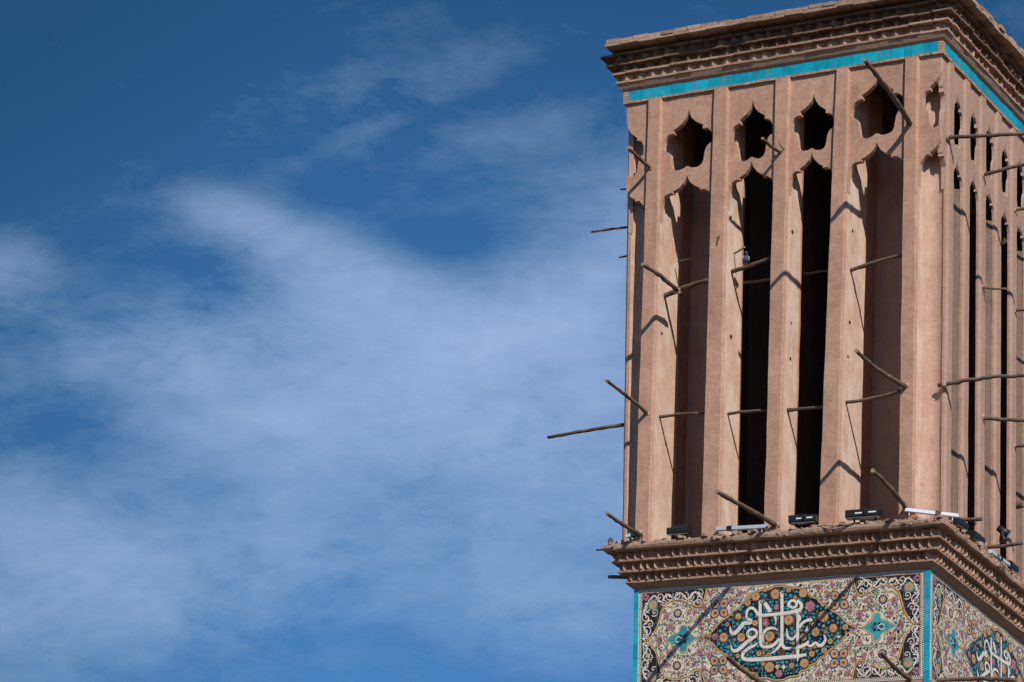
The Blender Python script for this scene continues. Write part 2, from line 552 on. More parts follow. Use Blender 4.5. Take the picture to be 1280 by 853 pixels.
def smooth_pts(pts, sub=3):
    return pts

def screen(face, L, Rr, dz, seed, halves=(-1, 1), center=None, clamp=None, thick=0.075, wide=1.0, adz=0.0):
    tf = face_tf(face)
    mb = MB()
    r2 = random.Random(seed)
    w1 = wide * r2.uniform(0.95, 1.03)
    hz = r2.uniform(0.94, 1.04)
    tilt = r2.uniform(-0.02, 0.02)
    for sd in halves:
        def X(f, z):
            c = center if center is not None else 0.5 * (L(z) + Rr(z))
            h = (Rr(z) - c) if sd > 0 else (c - L(z))
            return c + sd * h * f
        jit = lambda k: noise.noise(Vector((seed * 1.3 + sd, k * 0.9, 0.2))) * 0.010
        zc = 4.93
        pts = []
        top = ZT + 0.006
        pts.append((X(0, top), top))
        pts.append((X(1, top), top))
        for k in range(10):
            z = 5.35 - (5.35 - 3.92) * k / 9
            if k < 9:
                pts.append((X(1, z), z))
        arch = [(f * (1 if f > 0.9 else min(1, w1)), z + dz + adz) for f, z in ARCH]
        cinq = [(f * w1, zc + (z - zc) * hz + dz + tilt * f * sd) for f, z in CINQ]
        for k, (f, z) in enumerate(arch[::-1]):
            pts.append((X(f, z), z + (jit(k) if 0 < f < 0.95 else 0)))
        for k, (f, z) in enumerate(cinq[::-1]):
            z += jit(k + 40) if f > 0.03 else 0
            pts.append((X(f, z), z))
        if clamp is not None:
            pts = [(max(clamp, p[0]) if sd > 0 else min(clamp, p[0]), p[1]) for p in pts]
        out = []
        for p in pts:
            if not out or (abs(p[0] - out[-1][0]) + abs(p[1] - out[-1][1])) > 1e-4:
                out.append(p)
        mb.prism(out, 0.0, thick, tf, 0, 1)
    return mb.build('arch_screen', ['plaster' if face in ('front', 'back') else 'side', 'niche'], tower)

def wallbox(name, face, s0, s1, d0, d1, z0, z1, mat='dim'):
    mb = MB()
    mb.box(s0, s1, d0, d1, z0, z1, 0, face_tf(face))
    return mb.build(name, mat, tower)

# ---- front face
FD = [0.97, 0.50, 0.44, 1.02, 0.97]
DZ = [-0.015, -0.02, -0.04, 0.05]
for i, (L, Rr) in enumerate(FRONT_P):
    pilaster('front', L, Rr, FD[i], i)
for i in range(4):
    L = lambda z, i=i: FRONT_P[i][1](z) + CH
    Rr = FRONT_P[i + 1][0]
    screen('front', L, Rr, DZ[i], 20 + i, adz=(0.02, 0.08, 0.10, 0.02)[i])
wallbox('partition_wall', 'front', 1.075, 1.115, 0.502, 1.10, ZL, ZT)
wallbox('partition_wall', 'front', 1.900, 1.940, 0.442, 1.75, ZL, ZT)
# ---- corner half screens
c0 = FRONT_P[0][0]
c1 = FRONT_P[4][1]
screen('front', lambda z: -c0(z), c0, -0.03, 31, halves=(1,), center=0.0, wide=0.92)
screen('front', lambda z: c1(z) + CH, lambda z: 8 - c1(z) - CH, 0.03, 32, halves=(-1,), center=4.0, wide=0.95)

def side_face(face, sd):
    SIDE_P = SIDE_R if face == 'right' else SIDE_L
    n = len(SIDE_P)
    for i, (L, Rr) in enumerate(SIDE_P):
        pilaster(face, L, Rr, 0.030, sd + i, mirror=True, proud=0.028)
    for i in range(n - 1):
        L = SIDE_P[i][1]
        Rr = lambda z, i=i: SIDE_P[i + 1][0](z) - CH
        screen(face, L, Rr, 0.02 * ((i * 7) % 3 - 1), sd + 20 + i, thick=0.03)
    a = SIDE_P[0][0]
    b = SIDE_P[-1][1]
    # the corner half windows, starting behind the front sheet
    screen(face, lambda z: -a(z) + CH, lambda z: a(z) - CH, 0.03 if face == 'right' else -0.03, 32 if face == 'right' else 31, halves=(1,), center=0.0, clamp=0.078, thick=0.06, wide=0.86)
    screen(face, lambda z: b(z), lambda z: 2 * DEP - b(z), 0.0, sd + 55, halves=(-1,), center=DEP, clamp=DEP - 0.078, thick=0.06)

side_face('right', 100)
side_face('left', 200)

# back face: same family of bays
BACK_P = FRONT_P
for i, (L, Rr) in enumerate(BACK_P):
    pilaster('back', L, Rr, 0.9, 300 + i)
for i in range(4):
    L = lambda z, i=i: BACK_P[i][1](z) + CH
    screen('back', L, BACK_P[i + 1][0], 0.0, 320 + i)
screen('back', lambda z: -c0(z), c0, -0.03, 331, halves=(1,), center=0.0)
screen('back', lambda z: c1(z) + CH, lambda z: 8 - c1(z) - CH, 0.03, 332, halves=(-1,), center=4.0)

# ---- blind back walls of the outer bays and the chambers
def niche_back(face, L, Rr, d0, bulge, z0, z1, mat, name='niche_wall', seg=12, thick=0.05):
    """concave back wall between two jambs"""
    tf = face_tf(face)
    mb = MB()
    nz = 24
    for side in (0, 1):
        pass
    grid = []
    for i in range(nz + 1):
        z = z0 + (z1 - z0) * i / nz
        l, r = L(z), Rr(z)
        row = []
        for k in range(seg + 1):
            t = k / seg
            s = l + (r - l) * t
            d = d0 + bulge * sin(pi * t) ** 0.8 + noise.noise(Vector((s * 3, z * 2, d0))) * 0.006
            row.append((s, d, z))
        grid.append(row)
    n = seg + 1
    vs = [tf(*p) for row in grid for p in row] + [tf(p[0], p[1] + thick, p[2]) for row in grid for p in row]
    o = len(vs) // 2
    fs = []
    for i in range(nz):
        for k in range(seg):
            fs.append((i * n + k, i * n + k + 1, (i + 1) * n + k + 1, (i + 1) * n + k))
            fs.append((o + i * n + k, o + (i + 1) * n + k, o + (i + 1) * n + k + 1, o + i * n + k + 1))
    mb.add(vs, fs, 0, True)
    ob = mb.build(name, mat, tower)
    return ob

for i in (0, 3):
    L = lambda z, i=i: FRONT_P[i][1](z) + CH + 0.003
    Rr = lambda z, i=i: FRONT_P[i + 1][0](z) - 0.003
    niche_back('front', L, Rr, 0.90, 0.06, ZL, 4.86, 'side')
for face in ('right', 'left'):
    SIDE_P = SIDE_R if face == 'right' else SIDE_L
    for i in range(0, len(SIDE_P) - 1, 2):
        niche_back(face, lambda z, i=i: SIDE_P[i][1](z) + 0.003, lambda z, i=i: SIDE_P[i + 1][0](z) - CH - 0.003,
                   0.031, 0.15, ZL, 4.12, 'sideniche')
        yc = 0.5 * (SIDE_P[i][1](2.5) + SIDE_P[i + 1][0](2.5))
        wallbox('sun_baffle', face, yc - 0.03, yc + 0.03, 0.235, min(1.5, yc * 0.75, (DEP - yc) * 0.75) if 0.45 < yc < DEP - 0.45 else 0.4, ZL, ZT)  # added baffle, keeps sun patches off what shows through the openings

def corner_niche(cx, cy, sx, sy, a, b, z0, z1):
    """quarter-round hollow behind a corner opening; (a,0) and (0,b) are the two jambs"""
    mb = MB()
    nz, seg = 24, 14
    def arc(z):
        return Vector((a(z), 0.02)), Vector((0.02, b(z)))
    vs = []
    for lay in (0, 0.05):
        for i in range(nz + 1):
            z = z0 + (z1 - z0) * i / nz
            P0, P1 = arc(z)
            ch = P1 - P0
            nrm = Vector((ch.y, -ch.x)).normalized()
            if nrm.x < 0:
                nrm = -nrm
            cen = (P0 + P1) / 2 - nrm * (ch.length / 2) * 0.22
            a0 = math.atan2(P0.y - cen.y, P0.x - cen.x)
            a1 = math.atan2(P1.y - cen.y, P1.x - cen.x)
            for k in range(seg + 1):
                th = a0 + (a1 - a0) * k / seg
                rad = ((P0 - cen).length * (1 - k / seg) + (P1 - cen).length * (k / seg)) + lay
                rad += noise.noise(Vector((th * 2, z * 1.7, cx))) * 0.006
                px, py = cen.x + rad * cos(th), cen.y + rad * sin(th)
                vs.append(W(cx + sx * px, cy + sy * py, z))
    n = seg + 1
    o = (nz + 1) * n
    fs = []
    for i in range(nz):
        for k in range(seg):
            fs.append((i * n + k, i * n + k + 1, (i + 1) * n + k + 1, (i + 1) * n + k))
            fs.append((o + i * n + k, o + (i + 1) * n + k, o + (i + 1) * n + k + 1, o + i * n + k + 1))
    mb.add(vs, fs, 0, True)
    return mb.build('niche_wall', 'niche', tower)

JR = lambda z: 4 - c1(z) - CH + 0.001
JL = lambda z: c0(z) + 0.001
for_side = lambda P: (lambda z: P[0][0](z) - CH + 0.001)
corner_niche(0, 0, -1, 1, JR, for_side(SIDE_R), ZL, ZT)
corner_niche(-4, 0, 1, 1, JL, for_side(SIDE_L), ZL, ZT)
corner_niche(0, DEP, -1, -1, JR, lambda z: DEP - SIDE_R[-1][1](z), ZL, ZT)
corner_niche(-4, DEP, 1, -1, JL, lambda z: DEP - SIDE_L[-1][1](z), ZL, ZT)

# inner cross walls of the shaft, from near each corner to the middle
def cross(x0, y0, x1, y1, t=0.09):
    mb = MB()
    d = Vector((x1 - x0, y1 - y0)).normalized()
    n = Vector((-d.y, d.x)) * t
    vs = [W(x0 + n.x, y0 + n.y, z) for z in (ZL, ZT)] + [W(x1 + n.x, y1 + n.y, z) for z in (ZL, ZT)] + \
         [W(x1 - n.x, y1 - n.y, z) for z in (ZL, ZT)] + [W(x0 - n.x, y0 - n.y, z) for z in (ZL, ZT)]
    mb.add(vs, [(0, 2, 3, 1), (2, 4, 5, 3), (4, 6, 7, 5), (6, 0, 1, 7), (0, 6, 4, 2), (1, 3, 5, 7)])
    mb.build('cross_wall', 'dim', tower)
MX, MY = -2.0, DEP / 2
cross(-1.12, 1.12, MX + 0.13, MY - 0.13)
cross(-2.92, 1.12, MX - 0.13, MY - 0.13)
cross(-1.12, DEP - 1.12, MX + 0.13, MY + 0.13)
cross(-2.92, DEP - 1.12, MX - 0.13, MY + 0.13)
# ceiling and floor of the shaft
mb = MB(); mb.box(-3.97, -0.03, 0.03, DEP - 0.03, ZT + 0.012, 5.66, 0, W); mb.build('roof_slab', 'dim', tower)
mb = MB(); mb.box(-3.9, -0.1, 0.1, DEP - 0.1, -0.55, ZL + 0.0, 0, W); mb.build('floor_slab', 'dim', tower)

# ------------------------------------------------------------------ rings (cornices)
SIDES = [((-4, 0), (1, 0), (0, -1), 4.0), ((0, 0), (0, 1), (1, 0), DEP),
         ((0, DEP), (-1, 0), (0, 1), 4.0), ((-4, DEP), (0, -1), (-1, 0), DEP)]

def ring(prof, seglen=0.25, jit=0.0, mat=0, mb=None, seed=0, brk=None):
    """closed profile [(o, z)..] swept round the four sides, mitred; o is the overhang"""
    mb = mb or MB()
    npf = len(prof)
    stations = []
    for (sx, sy), (dx, dy), (nx, ny), ln in SIDES:
        k = max(2, int(ln / seglen))
        for i in range(k):
            t = i / k
            stations.append((sx, sy, dx, dy, nx, ny, ln, t))
    vs = []
    for st_i, (sx, sy, dx, dy, nx, ny, ln, t) in enumerate(stations):
        for o, z in prof:
            a = t * ln
            # mitre: the run along the side stretches from -o to ln+o
            run = -o + t * (ln + 2 * o)
            oo, zz = o, z
            if jit:
                q = Vector((sx + dx * a, sy + dy * a, z * 4)) * 3.1
                oo += noise.noise(q + Vector((seed, 0, 0))) * jit
                zz += noise.noise(q * 1.3 + Vector((0, seed, 5))) * jit * 0.6
                if i == 0:
                    pass
            if t == 0:
                # corner point lies on the diagonal
                px, py = sx - dx * oo + nx * oo, sy - dy * oo + ny * oo
            else:
                px, py = sx + dx * run + nx * oo, sy + dy * run + ny * oo
            vs.append(W(px, py, zz))
    ns = len(stations)
    fs = []
    for i in range(ns):
        j = (i + 1) % ns
        for k in range(npf):
            k2 = (k + 1) % npf
            fs.append((i * npf + k, j * npf + k, j * npf + k2, i * npf + k2))
    mb.add(vs, fs, mat)
    return mb

def brick_run(o0, o1, z0, z1, blen, gap=0.008, seed=1, jo=0.004, jz=0.003, mb=None, mat=0, corner=True):
    """a course of separate bricks around the four sides"""
    mb = mb or MB()
    r = random.Random(seed)
    oo = o1 if isinstance(o1, (list, tuple)) else [o1] * 4
    for si, ((sx, sy), (dx, dy), (nx, ny), ln) in enumerate(SIDES):
        o1 = oo[si]
        a = -oo[si - 1]
        end = ln + o0 - gap
        while a < end - 0.02:
            l = blen * r.uniform(0.85, 1.15)
            b = min(a + l, end)
            if end - b < blen * 0.4:
                b = end
            ow = o1 + r.uniform(-jo, jo)
            zz = r.uniform(-jz, jz)
            def tf(s, d, z, sx=sx, sy=sy, dx=dx, dy=dy, nx=nx, ny=ny, zz=zz):
                return W(sx + dx * s + nx * d, sy + dy * s + ny * d, z + zz)
            tl = r.uniform(-0.003, 0.003)
            vs = [(a, o0, z0), (a, o0, z1), (a, ow + tl, z0), (a, ow, z1), (b - gap, o0, z0), (b - gap, o0, z1), (b - gap, ow, z0), (b - gap, ow + tl, z1)]
            mb.add([tf(*v) for v in vs], [(0, 1, 3, 2), (4, 6, 7, 5), (0, 4, 5, 1), (2, 3, 7, 6), (0, 2, 6, 4), (1, 5, 7, 3)], mat)
            a = b
    return mb

def teeth(o0, o1, z0, z1, pitch, seed=1, mb=None, mat=0, fill=0.92, pitch_side=None):
    """bricks laid on the diagonal: a row of triangular teeth"""
    mb = mb or MB()
    r = random.Random(seed)
    for si, ((sx, sy), (dx, dy), (nx, ny), ln) in enumerate(SIDES):
        p = pitch if si % 2 == 0 else (pitch_side or pitch)
        run0, run1 = -o0 - 0.0, ln + o0
        k = max(1, round((run1 - run0) / p))
        p = (run1 - run0) / k
        for i in range(k):
            a = run0 + i * p + r.uniform(-0.13, 0.13) * p
            b = a + p * fill
            mid = (a + b) / 2 + r.uniform(-0.06, 0.06) * p
            oo = o1 + r.uniform(-0.010, 0.006)
            if r.random() < 0.06:
                oo = o0 + (o1 - o0) * r.uniform(0.35, 0.7)       # a broken tooth
            zb = z1 + 0.0
            def P(s, d, z):
                return W(sx + dx * s + nx * d, sy + dy * s + ny * d, z)
            vs = [P(a, o0, z0), P(b, o0, z0), P(mid, oo, z0), P(a, o0, zb), P(b, o0, zb), P(mid, oo, zb)]
            mb.add(vs, [(0, 1, 2), (3, 5, 4), (0, 3, 4, 1), (1, 4, 5, 2), (2, 5, 3, 0)], mat)
    return mb

cornice = MB()
# upper cornice ---------------------------------------------------------
up_c = ring([(-0.25, 5.672), (0.028, 5.672), (0.060, 5.70), (0.085, 5.745), (0.094, 5.762), (-0.25, 5.762)], 0.3, 0.004).build('crown_cornice', 'cornice', tower)
brick_run(-0.05, 0.105, 5.763, 5.788, 0.20, 0.006, 3, 0.005, 0.003).build('lip_course', 'ybrick', up_c)
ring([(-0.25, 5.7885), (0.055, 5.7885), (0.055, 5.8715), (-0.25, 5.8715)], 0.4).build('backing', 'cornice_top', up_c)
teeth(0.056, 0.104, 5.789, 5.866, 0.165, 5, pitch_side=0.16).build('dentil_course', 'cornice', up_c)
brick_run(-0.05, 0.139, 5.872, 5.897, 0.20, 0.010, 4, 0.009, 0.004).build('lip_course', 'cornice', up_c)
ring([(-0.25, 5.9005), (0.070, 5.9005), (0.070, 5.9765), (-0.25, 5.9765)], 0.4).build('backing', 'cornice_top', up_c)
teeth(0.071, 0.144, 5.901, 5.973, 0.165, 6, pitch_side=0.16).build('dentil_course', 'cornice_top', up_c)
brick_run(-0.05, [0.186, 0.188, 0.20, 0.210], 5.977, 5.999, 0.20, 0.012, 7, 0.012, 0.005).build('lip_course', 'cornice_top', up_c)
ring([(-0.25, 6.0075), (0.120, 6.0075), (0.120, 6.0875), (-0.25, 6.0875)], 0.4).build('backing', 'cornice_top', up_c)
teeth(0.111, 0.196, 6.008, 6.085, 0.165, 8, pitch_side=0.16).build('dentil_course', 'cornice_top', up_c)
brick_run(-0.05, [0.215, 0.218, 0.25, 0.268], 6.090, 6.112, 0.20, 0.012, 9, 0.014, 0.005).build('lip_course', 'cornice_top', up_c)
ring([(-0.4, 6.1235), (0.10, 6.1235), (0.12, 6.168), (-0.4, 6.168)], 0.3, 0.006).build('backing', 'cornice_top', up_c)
brick_run(-0.15, [0.335, 0.335, 0.22, 0.150], 6.170, 6.208, 0.21, 0.009, 10, 0.016, 0.006).build('coping_course', 'rough', up_c)
brick_run(-0.18, [0.320, 0.325, 0.20, 0.135], 6.214, 6.258, 0.19, 0.010, 12, 0.020, 0.009).build('coping_course', 'rough', up_c)
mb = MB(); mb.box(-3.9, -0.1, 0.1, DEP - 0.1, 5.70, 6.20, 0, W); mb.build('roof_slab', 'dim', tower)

# turquoise band ---------------------------------------------------------
band = MB()
bandb = MB()
for face, ln in (('front', 4.0), ('right', DEP), ('left', DEP), ('back', 4.0)):
    tf = face_tf(face)
    r = random.Random(hash(face) % 7 + 3)
    r = random.Random({'front': 1, 'right': 2, 'left': 3, 'back': 4}[face])
    s = 0.035
    while s < ln - 0.04:
        l = r.choice([0.16, 0.155, 0.16, 0.165, 0.16, 0.08]) if face in ('front', 'back') else r.choice([0.15, 0.16, 0.155])
        e = min(s + l, ln - 0.035)
        d = -0.031 + r.uniform(-0.002, 0.002)
        t1, t2 = r.uniform(-0.0025, 0.0025), r.uniform(-0.0025, 0.0025)
        b = r.uniform(-0.002, 0.002)
        vs = [tf(s, d + t1, 5.541 + b), tf(e - 0.004, d + t2, 5.541 + b), tf(e - 0.004, d - t1, 5.672), tf(s, d - t2, 5.672),
              tf(s, 0.01, 5.541 + b), tf(e - 0.004, 0.01, 5.541 + b), tf(e - 0.004, 0.01, 5.672), tf(s, 0.01, 5.672)]
        band.add(vs, [(0, 1, 2, 3), (4, 7, 6, 5), (0, 4, 5, 1), (1, 5, 6, 2), (2, 6, 7, 3), (3, 7, 4, 0)])
        s = e
bd = band.build('tile_band', 'turq', tower)
ring([(-0.2, 5.5455), (0.022, 5.5455), (0.022, 5.671), (-0.2, 5.671)], 0.5).build('mortar_bed', 'rough', bd)
brick_run(-0.1, 0.034, 5.511, 5.540, 0.085, 0.008, 21, 0.003, 0.002).build('brick_course', 'ybrick', bd)
for (sx, sy) in ((0, -1), (0, 1), (-4, -1), (-4, 1)):
    y = 0 if sy < 0 else DEP
    xs = 1 if sx == 0 else -1
    cb = MB()
    for k in range(4):
        z = 5.5415 + k * 0.0326
        o = 0.0335 + rnd.uniform(-0.002, 0.002)
        x0, x1 = sorted((sx + xs * o, sx - xs * 0.032))
        y0, y1 = sorted((y + sy * o, y - sy * 0.032))
        cb.box(x0, x1, y0, y1, z, z + 0.028, 0, W)
    cb.build('corner_brick', 'ybrick', bd)

# lower cornice ---------------------------------------------------------
lo_c = ring([(-0.6, -0.592), (-0.132, -0.592), (-0.118, -0.585), (-0.085, -0.556), (-0.062, -0.538), (-0.6, -0.538)], 0.3, 0.005).build('ledge_cornice', 'cornice', tower)
def lip(o, z0, z1, seed, mat='cornice'):
    return ring([(-0.4, z0), (o - 0.006, z0), (o, z0 + 0.006), (o, z1 - 0.006), (o - 0.006, z1), (-0.4, z1)], 0.06, 0.010, seed=seed).build('lip_course', mat, lo_c)
lip(-0.048, -0.5375, -0.506, 1)
ring([(-0.4, -0.5055), (-0.098, -0.5055), (-0.088, -0.4265), (-0.4, -0.4265)], 0.3, 0.003).build('backing', 'cornice', lo_c)
teeth(-0.094, -0.024, -0.505, -0.430, 0.102, 31, pitch_side=0.105, fill=0.97).build('dentil_course', 'cornice', lo_c)
lip(0.017, -0.426, -0.395, 2)
ring([(-0.4, -0.3945), (-0.032, -0.3945), (-0.020, -0.3115), (-0.4, -0.3115)], 0.3, 0.003).build('backing', 'cornice', lo_c)
teeth(-0.028, 0.040, -0.394, -0.315, 0.102, 32, pitch_side=0.105, fill=0.97).build('dentil_course', 'cornice', lo_c)
lip(0.074, -0.311, -0.282, 3)
ring([(-0.4, -0.2815), (0.022, -0.2815), (0.030, -0.1925), (-0.4, -0.1925)], 0.3, 0.003).build('backing', 'cornice', lo_c)
t3 = teeth(0.024, 0.088, -0.281, -0.196, 0.102, 33, pitch_side=0.105, fill=0.95)
t3.build('dentil_course', 'cornice', lo_c)
# the ledge itself: crumbling mortar over bricks
ledge = MB()
prof = [(-0.5, -0.192), (0.13, -0.192), (0.147, -0.178), (0.153, -0.150), (0.150, -0.122), (0.135, -0.104), (0.06, -0.098), (-0.5, -0.101)]
ring(prof, 0.035, 0.017, 0, ledge, 9)
lg = ledge.build('ledge_slab', 'rough', lo_c)
rb = MB()
r = random.Random(5)
for side, ((sx, sy), (dx, dy), (nx, ny), ln) in enumerate(SIDES):
    for k in range(int(ln * 38)):
        a = r.uniform(-0.1, ln + 0.1)
        o = r.uniform(0.06, 0.15)
        sz = r.choice([0.008, 0.012, 0.018, 0.026, 0.034]) * r.uniform(0.7, 1.2)
        c = Vector((sx + dx * a + nx * o, sy + dy * a + ny * o, -0.103 + sz * 0.35))
        if r.random() < 0.12:
            c.z = r.uniform(-0.17, -0.12)
            c += Vector((nx, ny, 0)) * (0.150 - o)
        ang = r.uniform(0, pi)
        vs = []
        for i in (-1, 1):
            for j in (-1, 1):
                for q in (-1, 1):
                    x, y = i * sz * r.uniform(0.7, 1.3), j * sz * r.uniform(0.5, 1.0)
                    vs.append(W(c.x + x * cos(ang) - y * sin(ang), c.y + x * sin(ang) + y * cos(ang), c.z + q * sz * r.uniform(0.3, 0.7)))
        rb.add(vs, [(0, 1, 3, 2), (4, 6, 7, 5), (0, 4, 5, 1), (2, 3, 7, 6), (0, 2, 6, 4), (1, 5, 7, 3)])
rbo = rb.build('rubble', 'rough', lo_c)
rbo['kind'] = 'stuff'

# lower body ---------------------------------------------------------
INS = 0.14
mb = MB()
for x0, x1, y0, y1 in ((-4 + INS + 0.006, -INS - 0.006, INS + 0.006, DEP - INS - 0.006),):
    a, b = W(x0, y0, -0.595), W(x1, y1, -0.595)
    vs = []
    for z in (-14.8, -0.594):
        for x, y in ((x0, y0), (x1, y0), (x1, y1), (x0, y1)):
            p = W(x, y, z)
            if z < -10:
                p.z = 0.0
            vs.append(p)
    mb.add(vs, [(0, 1, 2, 3), (4, 7, 6, 5), (0, 4, 5, 1), (1, 5, 6, 2), (2, 6, 7, 3), (3, 7, 4, 0)])
mb.build('lower_shaft', 'ybrick', tower)

# ------------------------------------------------------------------ mosaic panels
M_MED = [[0.965,0.006],[0.855,-0.064],[0.756,-0.164],[0.63,-0.244],[0.58,-0.294],[0.505,-0.328],[0.477,-0.371],[0.394,-0.401],[0.364,-0.441],[0.28,-0.46],[0.25,-0.511],[0.144,-0.517],[0.062,-0.546],[-0.053,-0.547]]
M_SPAN = [[-1.772,-0.042],[-1.676,0.017],[-1.583,0.127],[-1.535,0.254],[-1.494,0.381],[-1.401,0.461],[-1.277,0.475],[-1.168,0.432],[-1.074,0.386],[-1.012,0.376],[-0.974,0.419],[-0.944,0.503],[-0.928,0.589]]
M_TXT = [[[-0.411,0.236,0.0339],[-0.401,0.284,0.0391],[-0.363,0.315,0.0391],[-0.318,0.302,0.0391],[-0.282,0.258,0.0417],[-0.233,0.219,0.0495],[-0.104,0.217,0.0469],[0.024,0.224,0.0469],[0.158,0.231,0.0469],[0.228,0.256,0.0443]],[[-0.416,0.237,0.0261],[-0.4,0.194,0.0391],[-0.354,0.161,0.0522],[-0.373,0.139,0.0522],[-0.438,0.14,0.0548],[-0.489,0.092,0.0574],[-0.54,0.041,0.0574],[-0.585,0.029,0.0469],[-0.614,0.063,0.0339],[-0.616,0.117,0.0078]],[[-0.281,-0.004,0.0365],[-0.3,-0.027,0.0391],[-0.358,-0.035,0.0391],[-0.397,0.003,0.0365],[-0.379,0.049,0.0365],[-0.327,0.064,0.0365],[-0.282,0.032,0.0365],[-0.279,-0.004,0.0365],[-0.319,-0.037,0.0443],[-0.396,-0.081,0.0522],[-0.473,-0.142,0.0548],[-0.543,-0.18,0.0469],[-0.591,-0.159,0.0339],[-0.609,-0.098,0.0078]],[[-0.254,-0.095,0.0078],[-0.299,-0.128,0.0313],[-0.369,-0.154,0.0443],[-0.433,-0.198,0.0469],[-0.458,-0.244,0.0469],[-0.432,-0.281,0.0469],[-0.329,-0.295,0.0522],[-0.097,-0.295,0.0522],[0.095,-0.289,0.0522],[0.261,-0.283,0.0495],[0.352,-0.272,0.0313]],[[-0.219,0.365,0.0391],[-0.238,0.379,0.0443],[-0.237,0.238,0.0469],[-0.231,0.058,0.0469],[-0.226,-0.073,0.0469],[-0.212,-0.139,0.0443],[-0.15,-0.157,0.0417],[-0.067,-0.141,0.0469],[0.015,-0.069,0.0391]],[[0.049,0.458,0.0261],[0.036,0.477,0.0443],[0.037,0.363,0.0469],[0.04,0.137,0.0469],[0.043,-0.064,0.0469],[0.057,-0.16,0.0417],[0.113,-0.189,0.0391],[0.221,-0.186,0.0443],[0.323,-0.163,0.0469],[0.383,-0.119,0.0365]],[[0.043,-0.064,0.0417],[0.022,-0.134,0.0443],[-0.028,-0.196,0.0391],[-0.111,-0.243,0.0052]],[[-0.005,0.024,0.0052],[-0.057,0.058,0.0313],[-0.128,0.058,0.0391],[-0.179,0.026,0.0417],[-0.201,-0.038,0.0365],[-0.177,-0.117,0.0065]],[[-0.183,0.365,0.0522],[-0.147,0.315,0.06],[-0.105,0.253,0.0522]],[[-0.055,0.208,0.0443],[-0.039,0.154,0.0287],[-0.036,0.092,0.0052]],[[0.133,0.298,0.0443],[0.12,0.334,0.0391],[0.158,0.367,0.0365],[0.209,0.358,0.0365],[0.223,0.31,0.0339],[0.178,0.283,0.0339],[0.133,0.304,0.0339]],[[0.228,0.369,0.0365],[0.28,0.318,0.0469],[0.274,0.265,0.0495],[0.224,0.239,0.0495],[0.147,0.238,0.0443]],[[0.224,0.203,0.0261],[0.243,0.196,0.0443],[0.241,0.066,0.0417],[0.242,-0.111,0.0443],[0.245,-0.241,0.0443],[0.244,-0.347,0.013]],[[0.224,0.197,0.0391],[0.259,0.166,0.0522],[0.267,0.124,0.0261]],[[0.102,0.045,0.0104],[0.106,-0.015,0.0339],[0.126,-0.063,0.0391],[0.171,-0.083,0.0391],[0.208,-0.056,0.0365],[0.236,-0.028,0.0313]],[[0.261,0.041,0.0391],[0.289,0.087,0.0391],[0.34,0.119,0.0365],[0.384,0.128,0.0469],[0.423,0.12,0.0313]],[[0.35,-0.152,0.0261],[0.401,-0.176,0.0339],[0.439,-0.157,0.0391],[0.47,-0.142,0.0313],[0.503,-0.173,0.0443],[0.553,-0.17,0.0443],[0.588,-0.119,0.0391],[0.58,-0.072,0.0261],[0.564,-0.053,0.0065]]]
M_DIA = [[-0.012,-0.398],[0.068,-0.402],[0.358,0.006]]
M_ROS = [[-0.701,-0.012,42,0],[-0.477,-0.025,40,0],[-0.114,-0.034,46,0],[-0.111,-0.393,46,0],[0.043,-0.224,26,0],[-0.517,0.225,30,0],[-0.246,-0.226,26,0],[-0.302,0.134,28,0],[0.123,0.144,46,0],[0.559,0.159,50,0],[0.462,-0.015,40,0],[0.311,-0.068,34,0],[0.327,-0.372,42,0],[0.038,-0.224,26,0],[0.684,0.016,38,0],[0.835,0.019,28,0],[0.648,-0.134,26,0],[0.573,-0.235,28,0],[0.319,-0.198,18,0],[0.421,-0.268,28,0],[0.168,-0.39,26,0],[0.563,0.047,14,0]]
M_PNK = [[-0.812,0.003,30],[-0.658,0.138,22],[-0.161,0.135,36],[-0.035,0.306,26],[0.008,-0.475,34],[0.392,0.287,48],[-0.14,0.142,20]]
M_STAR = [-1.231,0.006]
M_STARPTS = [[-1.456,-0.01],[-1.356,0.063],[-1.279,0.08],[-1.272,0.137],[-1.218,0.165],[-1.163,0.13],[-1.162,0.073],[-1.022,0.008]]
M_NAVYR = [[-1.298,0.306]]
M_PF = [[-1.396,0.144],[-1.438,0.291],[-1.527,-0.006],[-1.024,0.165],[-1.004,-0.15],[-1.392,-0.15],[-1.731,0.526],[-1.436,-0.3],[-1.354,0.408],[-1.348,-0.416]]
M_QUA = [[-0.758,0.33],[-0.741,-0.341],[0.777,-0.369]]
M_SQ = [[-1.62,0.432]]

def pip(x, y, poly):
    c = False
    j = len(poly) - 1
    for i in range(len(poly)):
        xi, yi = poly[i]; xj, yj = poly[j]
        if (yi > y) != (yj > y) and x < (xj - xi) * (y - yi) / (yj - yi) + xi:
            c = not c
        j = i
    return c

def crom(pts, sub=6, closed=False):
    out = []
    n = len(pts)
    rng = range(n if closed else n - 1)
    for i in rng:
        if closed:
            p0, p1, p2, p3 = pts[(i - 1) % n], pts[i], pts[(i + 1) % n], pts[(i + 2) % n]
        else:
            p0, p1, p2, p3 = pts[max(i - 1, 0)], pts[i], pts[i + 1], pts[min(i + 2, n - 1)]
        for k in range(sub):
            t = k / sub
            out.append(tuple(0.5 * ((2 * b) + (-a + c) * t + (2 * a - 5 * b + 4 * c - d) * t * t + (-a + 3 * b - 3 * c + d) * t ** 3)
                             for a, b, c, d in zip(p0, p1, p2, p3)))
    if not closed:
        out.append(tuple(pts[-1]))
    return out

HU, HW = 1.86, 0.626

